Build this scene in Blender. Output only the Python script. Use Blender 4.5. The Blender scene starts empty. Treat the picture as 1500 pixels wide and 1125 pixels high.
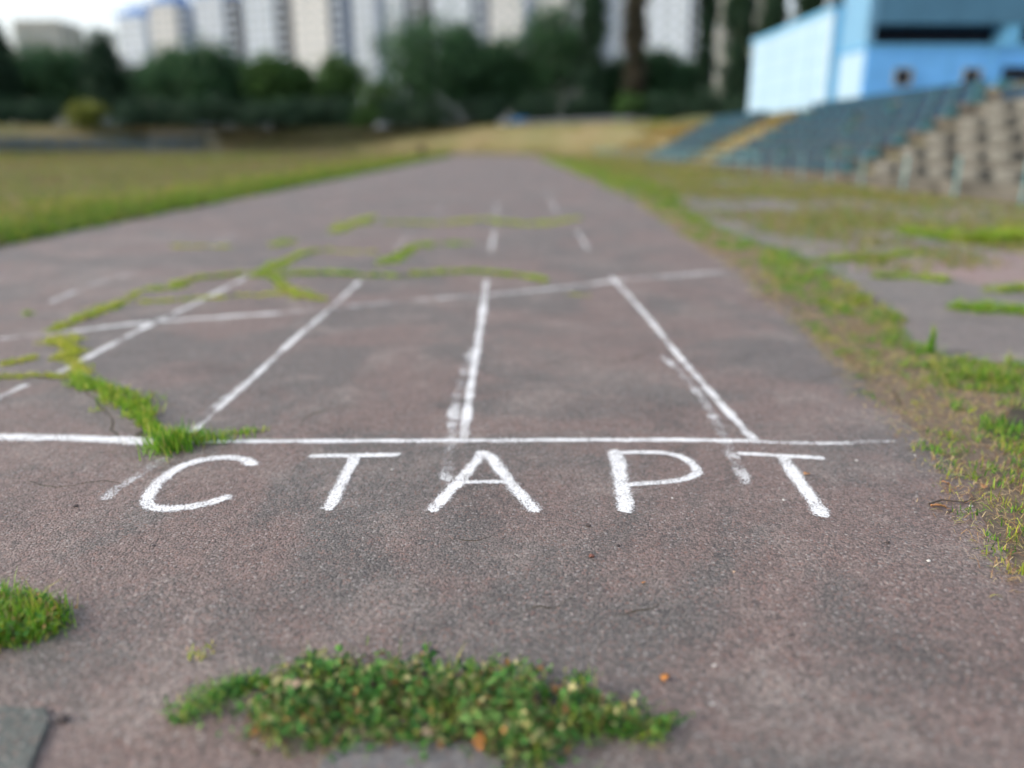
import bpy, bmesh, math, random
import numpy as np
from mathutils import Vector, Matrix

random.seed(7)
rng = np.random.default_rng(11)
scene = bpy.context.scene
COL = scene.collection
R = math.radians

# ---------------------------------------------------------------- camera
CAM_H = 1.22
cam_d = bpy.data.cameras.new('camera')
cam_d.sensor_width = 36.0
cam_d.lens = 28.0
cam_d.clip_start = 0.05
cam_d.clip_end = 6000
cam = bpy.data.objects.new('camera', cam_d)
COL.objects.link(cam)
cam.location = (0, 0, CAM_H)
cam.rotation_euler = (R(90 - 16.672), 0, R(-0.611))
cam_d.dof.use_dof = True
cam_d.dof.focus_distance = 2.62          # the chalk letters
cam_d.dof.aperture_fstop = 0.55
cam_d.dof.aperture_blades = 0
scene.camera = cam

# ---------------------------------------------------------------- sky and sun
SUN_EL, SUN_AZ = 26.0, -97.0             # azimuth from +Y (ahead), negative = to the left
world = bpy.data.worlds.new('World')
scene.world = world
world.use_nodes = True
wn = world.node_tree
bg = wn.nodes['Background']
sky = wn.nodes.new('ShaderNodeTexSky')
sky.sky_type = 'NISHITA'
sky.sun_disc = False
sky.sun_elevation = R(SUN_EL)
sky.sun_rotation = R(SUN_AZ)
sky.air_density = 1.0
sky.dust_density = 4.0
sky.ozone_density = 1.0
sky.altitude = 100
veil = wn.nodes.new('ShaderNodeMix')      # a thin even cloud veil over the whole sky
veil.data_type = 'RGBA'
veil.inputs[0].default_value = 0.48
veil.inputs[7].default_value = (3.3, 3.35, 3.45, 1)
wn.links.new(sky.outputs[0], veil.inputs[6])
wn.links.new(veil.outputs[2], bg.inputs[0])
bg.inputs[1].default_value = 0.15

sun_d = bpy.data.lights.new('sun', 'SUN')
sun_d.energy = 1.25
sun_d.angle = R(10)
sun_d.color = (1.0, 0.96, 0.91)
sun = bpy.data.objects.new('sun', sun_d)
COL.objects.link(sun)
to_sun = Vector((math.sin(R(SUN_AZ)) * math.cos(R(SUN_EL)), math.cos(R(SUN_AZ)) * math.cos(R(SUN_EL)), math.sin(R(SUN_EL))))
sun.rotation_euler = to_sun.to_track_quat('Z', 'Y').to_euler()
sun.location = to_sun * 50

vs = scene.view_settings
vs.view_transform = 'Standard'
vs.look = 'None'
vs.gamma = 1.0
vs.use_curve_mapping = False
vs.exposure = 1.18
scene.cycles.max_bounces = 4
scene.cycles.diffuse_bounces = 2
scene.cycles.glossy_bounces = 1
scene.cycles.transparent_max_bounces = 8
scene.cycles.use_adaptive_sampling = True
scene.cycles.adaptive_threshold = 0.04
scene.cycles.use_denoising = True

# ---------------------------------------------------------------- measured ground positions, metres (x right, y ahead)
TRACK_RIGHT = [(1.535, 1.565), (1.562, 1.828), (1.556, 1.927), (1.558, 2.112), (1.612, 2.378), (1.662, 2.589), (1.759, 2.738), (1.79, 2.938), (1.824, 3.249), (1.873, 3.503), (1.857, 3.752), (1.983, 4.287), (2.06, 4.872), (2.21, 5.768), (2.222, 6.6), (2.414, 7.906), (2.496, 9.185), (2.633, 11.823), (3.068, 18.996)]
BAND_OUT = [(2.57, 3.241), (2.278, 3.404), (2.608, 3.778), (3.153, 4.274), (2.879, 4.529), (2.667, 4.627), (2.646, 5.05), (2.933, 5.688), (3.125, 6.686), (3.304, 7.808), (3.331, 8.567), (3.35, 9.74), (3.257, 11.354), (3.576, 16.836)]
PEBBLES = [(0.269, 2.205), (0.281, 2.412), (0.513, 1.663), (-0.438, 2.906), (-0.98, 1.486), (0.685, 2.11), (1.545, 2.507), (1.645, 2.55), (1.228, 2.287), (1.299, 2.168), (1.684, 3.027), (-1.115, 2.29), (0.001, 1.511), (1.003, 2.608), (0.607, 2.629), (-1.513, 2.584), (-0.726, 2.331), (0.747, 1.791), (0.472, 1.524), (-0.306, 1.72), (-0.17, 1.727), (1.072, 2.486), (1.424, 2.978), (0.361, 2.274)]
LEAVES = [(0.404, 2.043), (0.382, 1.612), (1.167, 2.828), (1.656, 2.739), (-0.163, 1.414), (0.045, 1.424), (-0.481, 1.534), (1.523, 2.535), (1.779, 2.706), (-0.05, 1.388)]
MAT_OUTLINE = [(-0.543, 1.42), (-0.576, 1.499), (-0.57, 1.617), (-0.501, 1.679), (-0.405, 1.699), (-0.297, 1.655), (-0.199, 1.67), (-0.123, 1.648), (-0.066, 1.669), (0.034, 1.631), (0.097, 1.575), (0.178, 1.599), (0.235, 1.536), (0.29, 1.49), (0.341, 1.452), (0.243, 1.422), (0.16, 1.402), (0.12, 1.348), (0.062, 1.308), (-0.014, 1.336), (-0.072, 1.389), (-0.201, 1.386), (-0.315, 1.383), (-0.417, 1.392), (-0.486, 1.383)]
RUNNER_L = [(-0.736, 1.474), (-0.685, 1.541), (-0.654, 1.588), (-0.598, 1.612), (-0.542, 1.587)]
RUNNER_R = [(0.168, 1.486), (0.226, 1.464), (0.284, 1.446), (0.352, 1.454)]
TUFT_L = [(-1.419, 1.814), (-1.503, 1.942), (-1.411, 1.976), (-1.306, 1.957), (-1.212, 1.906), (-1.169, 1.857), (-1.198, 1.796), (-1.277, 1.753), (-1.329, 1.726)]
SLAB_A = [(-1.133, 1.251), (-1.224, 1.512), (-1.142, 1.527), (-1.034, 1.522), (-1.001, 1.473), (-0.971, 1.356), (-0.948, 1.249)]
SLAB_B = [(-0.362, 1.243), (-0.383, 1.368), (-0.318, 1.399), (-0.203, 1.406), (-0.072, 1.398), (-0.007, 1.349), (0.0, 1.239)]
PAVE_A = [(3.706, 7.09), (3.923, 6.809), (4.181, 6.642), (5.039, 6.538), (5.021, 6.073), (4.257, 5.896), (4.062, 6.083), (3.838, 6.253), (3.481, 6.2), (3.336, 5.83), (3.535, 5.729), (3.691, 5.495), (4.208, 5.273), (3.965, 4.613), (3.251, 4.418), (2.944, 4.641), (2.738, 4.76), (2.768, 5.206), (3.054, 5.833), (3.212, 6.75)]
PAVE_B = [(4.65, 8.988), (5.466, 9.334), (6.107, 9.327), (7.228, 9.315), (5.971, 7.29), (4.783, 7.227), (4.406, 7.231), (4.371, 7.627), (4.147, 7.977), (3.586, 8.121), (3.656, 8.461)]
PAVE_C = [(3.579, 9.233), (3.755, 10.295), (4.647, 11.078), (5.277, 10.428), (5.588, 9.85), (4.932, 9.723), (4.133, 9.227)]
SOIL = [(2.093, 3.246), (2.408, 3.618), (2.713, 3.833), (3.046, 3.718), (2.74, 3.076), (2.394, 3.159)]
LETTERS = [
  ([(-1.005, 2.961), (-1.038, 3.004), (-1.083, 3.026), (-1.158, 3.035), (-1.233, 2.999), (-1.283, 2.928), (-1.303, 2.821), (-1.297, 2.709), (-1.28, 2.626), (-1.253, 2.581), (-1.206, 2.558), (-1.146, 2.563), (-1.092, 2.579), (-1.044, 2.612), (-0.998, 2.652)], 'C', 'curve', 0.058),
  ([(-0.789, 3.045), (-0.611, 3.051), (-0.439, 3.057)], 'T', 'bar', 0.048),
  ([(-0.61, 3.029), (-0.611, 2.776), (-0.616, 2.552)], 'T', 'stem', 0.058),
  ([(-0.251, 2.537), (-0.171, 2.777), (-0.091, 3.076)], 'A', 'leg', 0.056),
  ([(-0.106, 3.076), (-0.063, 3.045), (0.024, 2.769), (0.105, 2.528)], 'A', 'leg', 0.058),
  ([(-0.181, 2.771), (-0.086, 2.776), (0.014, 2.775)], 'A', 'bar', 0.036),
  ([(0.464, 3.085), (0.446, 2.796), (0.424, 2.525)], 'P', 'stem', 0.072),
  ([(0.47, 3.07), (0.571, 3.076), (0.675, 3.06), (0.732, 3.0), (0.756, 2.9), (0.737, 2.839), (0.687, 2.794), (0.61, 2.769), (0.53, 2.757), (0.444, 2.745)], 'P', 'bowl', 0.048),
  ([(0.974, 3.057), (1.124, 3.033), (1.292, 3.001)], 'R', 'bar', 0.044),
  ([(1.139, 3.017), (1.115, 2.757), (1.096, 2.48)], 'R', 'stem', 0.062),
]
LINES = [
  ([(-3.52, 3.375), (-2.818, 3.324), (-2.197, 3.283), (-1.865, 3.271), (-1.494, 3.217)], 'start_line', 0.105, 0.97, 'left half of the chalk start line, running out past the grass tuft'),
  ([(-1.398, 3.224), (-0.934, 3.22), (-0.289, 3.221), (0.27, 3.223), (0.771, 3.218), (1.091, 3.198)], 'start_line', 0.062, 0.95, 'long straight chalk start line right above the chalk letters'),
  ([(1.111, 3.189), (1.345, 3.171), (1.527, 3.185), (1.672, 3.192)], 'start_line', 0.05, 0.75, 'short thin right end of the chalk start line, near the grass verge'),
  ([(-2.56, 3.295), (-2.561, 3.671), (-2.54, 4.082)], 'lane_line', 0.06, 0.8, 'short white lane line at the left picture edge, below the yellow grass'),
  ([(-2.493, 4.334), (-2.501, 4.715), (-2.512, 5.516), (-2.491, 6.292), (-2.485, 6.911), (-2.491, 7.827)], 'lane_line', 0.07, 0.78, 'leftmost long white lane line, ending at the grassy crack'),
  ([(-1.384, 3.352), (-1.375, 3.912), (-1.377, 4.927), (-1.356, 6.06), (-1.348, 7.446)], 'lane_line', 0.056, 0.8, 'white lane line starting beside the grass tuft on the start line'),
  ([(-0.173, 3.245), (-0.176, 4.108), (-0.165, 5.238), (-0.16, 7.552)], 'lane_line', 0.062, 0.93, 'middle white lane line running up from above the letter A'),
  ([(1.08, 3.223), (1.068, 3.794), (1.059, 4.847), (1.068, 5.905), (1.045, 7.662)], 'lane_line', 0.056, 0.86, 'rightmost long white lane line, running up from the last letter T'),
  ([(-3.504, 5.022), (-3.116, 5.269), (-2.777, 5.519)], 'stagger_line', 0.08, 0.6, 'faint left end of the curved white line across the lanes'),
  ([(-2.939, 5.37), (-2.624, 5.607), (-2.204, 5.791), (-1.697, 5.96)], 'stagger_line', 0.095, 0.8, 'white curved line piece crossing the leftmost long lane line'),
  ([(-1.697, 5.96), (-1.373, 6.141), (-0.98, 6.362), (-0.555, 6.567)], 'stagger_line', 0.085, 0.6, 'faint worn piece of the curved line between two lane lines'),
  ([(-0.555, 6.567), (-0.103, 6.753), (0.376, 6.984), (0.764, 7.232), (1.185, 7.538), (1.759, 7.782), (2.233, 7.997)], 'stagger_line', 0.11, 0.76, 'white curved line piece crossing the middle lane line towards the verge'),
  ([(-0.22, 2.81), (-0.229, 3.07), (-0.228, 3.271), (-0.237, 3.753), (-0.223, 4.31), (-0.197, 4.861)], 'worn_line', 0.075, 0.58, 'worn grey old line just left of the middle lane line'),
  ([(0.909, 2.759), (0.952, 3.175), (0.99, 3.686), (0.998, 4.095), (0.965, 4.645)], 'worn_line', 0.07, 0.55, 'worn old line crossing between the letters P and last T'),
  ([(-1.445, 2.651), (-1.417, 2.855), (-1.382, 3.015)], 'worn_line', 0.075, 0.56, 'broken old line stub beside the curved letter C'),
  ([(-1.416, 3.318), (-1.412, 3.765), (-1.395, 4.121)], 'worn_line', 0.055, 0.5, 'scuffed old line stub left of the lane line by the tuft'),
  ([(-0.152, 9.646), (-0.136, 12.048)], 'lane_dash', 0.07, 0.7, 'middle white lane dash beyond the green grass crack'),
  ([(1.03, 9.698), (1.098, 11.937)], 'lane_dash', 0.07, 0.68, 'right white lane dash beyond the green grass crack'),
  ([(-1.345, 9.924), (-1.337, 11.676)], 'lane_dash', 0.07, 0.55, 'white lane dash beside the short green grass hook'),
  ([(-3.721, 10.158), (-3.785, 11.519)], 'lane_dash', 0.08, 0.5, 'faint white lane dash left of the distant grass cracks'),
  ([(-0.143, 14.998), (-0.127, 18.329)], 'lane_dash', 0.09, 0.6, 'farthest white dash in the middle of the track'),
  ([(1.038, 15.296), (1.117, 20.31)], 'lane_dash', 0.09, 0.6, 'farthest white dash on the right of the track'),
  ([(-1.29, 15.01), (-1.277, 17.482)], 'lane_dash', 0.09, 0.5, 'farthest faint white dash left of the track middle'),
  ([(-3.685, 6.449), (-3.756, 7.206), (-3.753, 7.591), (-3.7, 8.106)], 'lane_line', 0.09, 0.62, 'faint white lane line left of the grassy cracks'),
  ([(-4.888, 7.444), (-4.859, 7.983)], 'lane_line', 0.09, 0.6, 'short faint white line at the far left track edge'),
]
STRIPS = [
  ([(-3.334, 4.194), (-2.972, 4.203), (-2.764, 4.227), (-2.54, 4.225), (-2.345, 4.223)], 0.1, 0.75, 0.035, 'yellowish grass line in the crack at the left picture edge'),
  ([(-2.359, 4.25), (-2.08, 3.967), (-1.757, 3.632), (-1.546, 3.372), (-1.439, 3.241)], 0.24, 0.12, 0.06, 'thick bright green grass running diagonally down to the start line'),
  ([(-1.236, 3.29), (-1.187, 3.324), (-1.082, 3.367)], 0.08, 0.3, 0.04, 'small low grass sprig on the start line above letter C'),
  ([(-3.092, 5.351), (-3.112, 5.612), (-3.073, 5.849), (-3.086, 6.384)], 0.22, 0.5, 0.05, 'yellow green grass patch in the crack left of the first lane line'),
  ([(-2.917, 5.168), (-2.691, 4.835), (-2.66, 4.573)], 0.22, 0.8, 0.04, 'yellow moss and grass patch joining two cracks on the left'),
  ([(-2.899, 4.484), (-2.85, 4.654)], 0.2, 0.85, 0.035, 'small yellow moss patch at the left edge of the track'),
  ([(-2.949, 6.412), (-2.477, 6.557), (-2.08, 6.741), (-1.869, 6.939)], 0.12, 0.75, 0.035, 'thin yellow grass line crossing the leftmost lane line'),
  ([(-2.078, 7.338), (-1.746, 6.706), (-1.446, 6.485)], 0.22, 0.6, 0.045, 'yellow green hook of grass ending near a lane line'),
  ([(-3.172, 7.022), (-2.957, 7.054), (-2.96, 7.463), (-2.755, 7.703), (-2.53, 8.003), (-2.374, 8.28), (-2.389, 9.063), (-2.316, 9.542), (-2.088, 9.732)], 0.26, 0.3, 0.055, 'long bending green grass crack across the left lanes'),
  ([(-2.074, 9.667), (-1.735, 9.599), (-1.44, 9.532)], 0.14, 0.75, 0.03, 'thin pale yellow continuation of the long grass crack'),
  ([(-2.451, 7.742), (-2.129, 7.823), (-1.745, 7.906), (-1.384, 7.773), (-1.045, 7.727), (-0.664, 7.939), (-0.257, 7.979), (0.05, 7.843), (0.399, 7.427)], 0.26, 0.2, 0.06, 'long green grass crack above the middle and left lane lines'),
  ([(-1.343, 8.515), (-1.151, 9.284), (-1.124, 10.06), (-0.768, 10.343), (-0.402, 10.413)], 0.26, 0.15, 0.06, 'short green grass hook above the long grass crack'),
  ([(-4.151, 10.162), (-3.417, 10.015)], 0.18, 0.8, 0.04, 'thin yellow grass line far left on the track'),
  ([(-2.99, 10.15), (-2.777, 10.668)], 0.4, 0.4, 0.05, 'small green grass patch far left behind the long crack'),
  ([(-2.501, 11.878), (-2.42, 12.921), (-2.333, 14.436)], 0.5, 0.45, 0.06, 'distant green grass patch left of the middle dash'),
  ([(-1.999, 13.386), (-1.078, 13.138), (-0.319, 13.872), (0.249, 13.007), (0.756, 13.236), (1.341, 14.121)], 0.4, 0.55, 0.06, 'distant yellow green grass line across the right lanes'),
  ([(0.551, 6.746), (0.72, 6.679)], 0.07, 0.8, 0.03, 'tiny grass speck beside the rightmost lane line top'),
  ([(-3.599, 5.904), (-3.587, 5.954)], 0.09, 0.3, 0.05, 'tiny lone weed on the left track surface'),
  ([(-0.779, 1.728), (-0.756, 1.731)], 0.02, 0.6, 0.02, 'tiny weed sprig left above the leafy mat'),
  ([(-2.367, 4.237), (-2.476, 4.479), (-2.673, 4.801)], 0.12, 0.8, 0.035, 'thin yellow moss joining the cracks above the diagonal grass'),
  ([(-3.086, 6.384), (-3.15, 6.753), (-3.16, 7.022)], 0.1, 0.55, 0.035, 'thin grass link between the left crack patches'),
  ([(-2.44, 8.093), (-2.241, 7.698), (-2.055, 7.3)], 0.14, 0.4, 0.045, 'short green link between the long grass crack and the yellow hook'),
  ([(3.375, 8.725), (3.961, 8.828), (4.81, 9.341)], 0.3, 0.3, 0.08, 'green grass joint in the side paving nearest the verge top'),
  ([(3.566, 7.636), (3.889, 7.591), (4.146, 7.309)], 0.22, 0.35, 0.09, 'green grass joint in the side paving below the pinkish slab'),
  ([(4.209, 6.84), (4.579, 6.904), (5.446, 6.93)], 0.22, 0.4, 0.08, 'grass joint in the side paving at the right picture edge'),
  ([(3.488, 6.062), (3.726, 6.06), (3.914, 5.849), (4.471, 5.624)], 0.26, 0.05, 0.1, 'bright green grass line at the right edge of the side paving'),
  ([(5.896, 11.693), (5.899, 10.897)], 0.5, 0.2, 0.16, 'tall green weeds on the side paving, left of the weed row'),
  ([(6.024, 10.732), (6.17, 10.269), (6.986, 10.722), (8.322, 11.3)], 0.7, 0.3, 0.22, 'row of tall weeds on the side paving at right'),
]
CRACKS = [
  ([(0.287, 1.874), (0.358, 1.912), (0.414, 1.912), (0.47, 1.956)], 0.01),
  ([(-0.214, 2.28), (-0.157, 2.335), (-0.085, 2.315), (0.003, 2.371)], 0.006),
  ([(0.029, 1.876), (0.096, 1.932), (0.142, 1.915), (0.214, 1.987)], 0.008),
  ([(1.622, 4.089), (1.908, 4.246), (2.026, 4.084), (1.947, 3.623)], 0.012),
  ([(-1.826, 2.84), (-1.668, 2.762), (-1.523, 2.804), (-1.392, 2.74)], 0.008),
  ([(-2.305, 4.13), (-1.987, 3.771), (-1.68, 3.286), (-1.516, 3.284)], 0.012),
  ([(1.101, 5.66), (1.433, 6.031), (1.839, 6.162), (2.302, 6.76)], 0.012),
  ([(-0.933, 3.457), (-0.882, 3.653), (-0.659, 3.693)], 0.008),
  ([(0.164, 4.378), (0.457, 4.603), (0.671, 4.522), (0.952, 4.848)], 0.01),
  ([(-0.753, 1.885), (-0.694, 1.934), (-0.54, 1.915)], 0.006),
]

# ---------------------------------------------------------------- helpers
def tag(o, label=None, cat=None, group=None, kind=None):
    if label: o['label'] = label
    if cat: o['category'] = cat
    if group: o['group'] = group
    if kind: o['kind'] = kind
    return o

def empty(name, loc=(0, 0, 0), rz=0.0, parent=None):
    o = bpy.data.objects.new(name, None)
    COL.objects.link(o)
    o.location = loc
    o.rotation_euler = (0, 0, rz)
    o.parent = parent
    o.empty_display_size = 0.1
    return o

def link(name, me, parent=None, loc=None, rz=None):
    o = bpy.data.objects.new(name, me)
    COL.objects.link(o)
    o.parent = parent
    if loc is not None: o.location = loc
    if rz is not None: o.rotation_euler = (0, 0, rz)
    return o

class MB:
    """collects boxes, prisms and tubes into one mesh"""
    def __init__(self): self.v, self.f, self.m = [], [], []
    def add(self, vs, fs, mi=0):
        n = len(self.v)
        self.v += [tuple(p) for p in vs]
        self.f += [tuple(i + n for i in f) for f in fs]
        self.m += [mi] * len(fs)
        return self
    def box(self, x0, x1, y0, y1, z0, z1, mi=0):
        vs = [(x0,y0,z0),(x1,y0,z0),(x1,y1,z0),(x0,y1,z0),(x0,y0,z1),(x1,y0,z1),(x1,y1,z1),(x0,y1,z1)]
        return self.add(vs, [(0,3,2,1),(4,5,6,7),(0,1,5,4),(1,2,6,5),(2,3,7,6),(3,0,4,7)], mi)
    def prism(self, poly, z0, z1, mi=0):
        n = len(poly)
        vs = [(x, y, z0) for x, y in poly] + [(x, y, z1) for x, y in poly]
        fs = [tuple(range(n, 2*n)), tuple(range(n-1, -1, -1))] + [(i, (i+1) % n, (i+1) % n + n, i+n) for i in range(n)]
        return self.add(vs, fs, mi)
    def tube(self, pts, rad, seg=8, mi=0):
        pts = [Vector(p) for p in pts]
        rings = []
        for i, p in enumerate(pts):
            t = (pts[min(i+1, len(pts)-1)] - pts[max(i-1, 0)]).normalized()
            a = t.orthogonal().normalized(); b = t.cross(a)
            r = rad[i] if isinstance(rad, (list, tuple)) else rad
            rings.append([p + (a*math.cos(k*2*math.pi/seg) + b*math.sin(k*2*math.pi/seg))*r for k in range(seg)])
        vs = [q for ring in rings for q in ring]
        fs = []
        for i in range(len(pts)-1):
            for k in range(seg):
                fs.append((i*seg+k, i*seg+(k+1) % seg, (i+1)*seg+(k+1) % seg, (i+1)*seg+k))
        fs.append(tuple(range(seg-1, -1, -1))); fs.append(tuple((len(pts)-1)*seg+k for k in range(seg)))
        return self.add(vs, fs, mi)
    def mesh(self, name, mats, smooth=False, bevel=0):
        me = bpy.data.meshes.new(name)
        me.from_pydata(self.v, [], self.f)
        for m in (mats if isinstance(mats, (list, tuple)) else [mats]): me.materials.append(m)
        me.polygons.foreach_set('material_index', self.m)
        bm = bmesh.new(); bm.from_mesh(me)
        if bevel: bmesh.ops.bevel(bm, geom=bm.edges[:], offset=bevel, segments=1, affect='EDGES', clamp_overlap=True)
        bmesh.ops.recalc_face_normals(bm, faces=bm.faces[:])
        bm.to_mesh(me); bm.free()
        if smooth: me.polygons.foreach_set('use_smooth', [True]*len(me.polygons))
        me.update()
        return me
    def build(self, name, mats, parent=None, smooth=False, bevel=0, loc=None, rz=None):
        return link(name, self.mesh(name, mats, smooth, bevel), parent, loc, rz)

# ---------------------------------------------------------------- materials
class NT:
    def __init__(self, name):
        self.mat = bpy.data.materials.new(name)
        self.mat.use_nodes = True
        self.t = self.mat.node_tree
        self.p = self.t.nodes['Principled BSDF']
        self.out = self.t.nodes['Material Output']
        self.p.inputs['Specular IOR Level'].default_value = 0.25
        self.co = None
    def n(self, typ, **kw):
        nd = self.t.nodes.new(typ)
        for k, v in kw.items(): setattr(nd, k, v)
        return nd
    def l(self, a, b): self.t.links.new(a, b)
    def coord(self):
        if self.co is None: self.co = self.n('ShaderNodeTexCoord').outputs['Object']
        return self.co
    def noise(self, scale, detail=3, rough=.55, stretch=None, dist=0):
        nd = self.n('ShaderNodeTexNoise')
        nd.inputs['Scale'].default_value = scale; nd.inputs['Detail'].default_value = detail
        nd.inputs['Roughness'].default_value = rough; nd.inputs['Distortion'].default_value = dist
        c = self.coord()
        if stretch:
            mp = self.n('ShaderNodeMapping'); mp.inputs['Scale'].default_value = stretch
            self.l(c, mp.inputs[0]); c = mp.outputs[0]
        self.l(c, nd.inputs['Vector'])
        return nd.outputs['Fac']
    def vor(self, scale, feature='F1', out='Distance', rnd=1):
        nd = self.n('ShaderNodeTexVoronoi', feature=feature)
        nd.inputs['Scale'].default_value = scale; nd.inputs['Randomness'].default_value = rnd
        self.l(self.coord(), nd.inputs['Vector'])
        return nd.outputs[out]
    def ramp(self, fac, a, b, lo=0., hi=1.):
        mr = self.n('ShaderNodeMapRange', interpolation_type='SMOOTHSTEP')
        mr.inputs[1].default_value = a; mr.inputs[2].default_value = b
        mr.inputs[3].default_value = lo; mr.inputs[4].default_value = hi
        self.l(fac, mr.inputs[0])
        return mr.outputs[0]
    def mix(self, fac, a, b, blend='MIX'):
        m = self.n('ShaderNodeMix', data_type='RGBA', blend_type=blend)
        for s, v in ((m.inputs[0], fac), (m.inputs[6], a), (m.inputs[7], b)):
            if isinstance(v, (int, float)): s.default_value = v
            elif isinstance(v, tuple): s.default_value = (*v[:3], 1)
            else: self.l(v, s)
        return m.outputs[2]
    def math(self, op, a, b=0.):
        m = self.n('ShaderNodeMath', operation=op)
        for s, v in zip(m.inputs, (a, b)):
            if isinstance(v, (int, float)): s.default_value = v
            else: self.l(v, s)
        return m.outputs[0]
    def bump(self, h, strength=.5, dist=.01, prev=None):
        b = self.n('ShaderNodeBump'); b.inputs['Strength'].default_value = strength; b.inputs['Distance'].default_value = dist
        self.l(h, b.inputs['Height'])
        if prev is not None: self.l(prev, b.inputs['Normal'])
        return b.outputs[0]
    def done(self, col=None, rough=.8, normal=None, metal=0):
        if col is not None:
            if isinstance(col, tuple): self.p.inputs['Base Color'].default_value = (*col, 1)
            else: self.l(col, self.p.inputs['Base Color'])
        if isinstance(rough, (int, float)): self.p.inputs['Roughness'].default_value = rough
        else: self.l(rough, self.p.inputs['Roughness'])
        self.p.inputs['Metallic'].default_value = metal
        if normal is not None: self.l(normal, self.p.inputs['Normal'])
        return self.mat

def asphalt(name, c1, c2, dust, grain=1.0):
    m = NT(name)
    big = m.noise(.7, 6, .66, dist=.7)
    col = m.mix(m.ramp(big, .44, .56), c1, c2)
    col = m.mix(m.ramp(m.noise(.33, 3, .6), .52, .66, 0, .45), col, dust)
    n2 = m.noise(2.1, 6, .70, dist=.5)
    col = m.mix(m.ramp(n2, .50, .68, 0, .8), col, dust)
    col = m.mix(m.ramp(n2, .46, .30, 0, .62), col, tuple(x*.55 for x in c2))
    n3 = m.noise(17, 4, .7)
    col = m.mix(m.ramp(n3, .52, .70, 0, .5), col, tuple(x*.55 for x in c2))
    v1 = m.n('ShaderNodeTexVoronoi'); v1.inputs['Scale'].default_value = 140
    m.l(m.coord(), v1.inputs['Vector'])
    sep = m.n('ShaderNodeSeparateColor'); m.l(v1.outputs['Color'], sep.inputs[0])
    # every grain a shade of its own, a few reddish or pale, pits where grains are lost
    g = m.ramp(sep.outputs[0], 0, 1, 1-.40*grain, 1+.42*grain)
    n4 = m.noise(75, 3, .7)
    g = m.math('MULTIPLY', g, m.ramp(n4, .58, .74, 1, .5))
    sc = m.n('ShaderNodeVectorMath', operation='SCALE'); m.l(col, sc.inputs[0]); m.l(g, sc.inputs['Scale']); col = sc.outputs[0]
    col = m.mix(m.ramp(sep.outputs[1], .88, .93, 0, .45), col, (.22, .11, .085))
    col = m.mix(m.ramp(sep.outputs[2], .955, .98, 0, .55), col, (.36, .34, .32))
    hgt = m.math('ADD', m.math('MULTIPLY', n3, 1.0), m.math('MULTIPLY', n4, -.55))
    hgt = m.math('ADD', hgt, m.math('MULTIPLY', v1.outputs['Distance'], -.38))
    m.p.inputs['Specular IOR Level'].default_value = .55
    return m.done(col, .64, m.bump(hgt, .8, .009))

MAT = {}
MAT['track'] = asphalt('track_asphalt', (.148, .108, .096), (.106, .094, .087), (.205, .170, .152))
MAT['side'] = asphalt('side_asphalt', (.145, .125, .115), (.12, .112, .104), (.21, .185, .16), .8)
MAT['slab'] = asphalt('slab_grey', (.135, .13, .13), (.12, .118, .12), (.17, .165, .165), .6)
MAT['slab_green'] = asphalt('slab_green_grey', (.075, .085, .078), (.065, .075, .07), (.09, .10, .092), .6)
MAT['pink'] = asphalt('slab_pinkish', (.24, .165, .15), (.20, .145, .135), (.27, .21, .19), .6)

def ground_mat(name, cols, s=1.0, rough=.95):
    m = NT(name)
    col = m.mix(m.ramp(m.noise(.16*s, 4, .6), .38, .62), cols[0], cols[1])
    col = m.mix(m.math('MULTIPLY', m.ramp(m.noise(.9*s, 5, .65), .45, .68), .8), col, cols[2])
    col = m.mix(m.math('MULTIPLY', m.ramp(m.noise(14*s, 4, .7), .45, .7), .6), col, cols[3])
    b = m.bump(m.noise(5*s, 6, .7), .8, .05/s)
    b = m.bump(m.noise(40*s, 4, .7), .8, .012/s, b)
    return m.done(col, rough, b)
MAT['pitch'] = ground_mat('pitch_dry_grass', [(.150, .115, .042), (.115, .115, .035), (.19, .135, .055), (.085, .10, .03)])
MAT['bank'] = ground_mat('bank_dry_grass', [(.21, .165, .082), (.165, .16, .068), (.23, .19, .105), (.14, .145, .056)], .8)
MAT['upland'] = ground_mat('upland_grass', [(.10, .11, .04), (.13, .12, .05), (.08, .10, .03), (.16, .14, .07)], .5)
MAT['infield'] = ground_mat('verge_earth', [(.17, .132, .105), (.135, .108, .085), (.22, .17, .12), (.10, .085, .055)], 3)
MAT['soil'] = ground_mat('crack_soil', [(.07, .055, .042), (.05, .042, .035), (.09, .075, .055), (.05, .06, .025)], 8)

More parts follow.
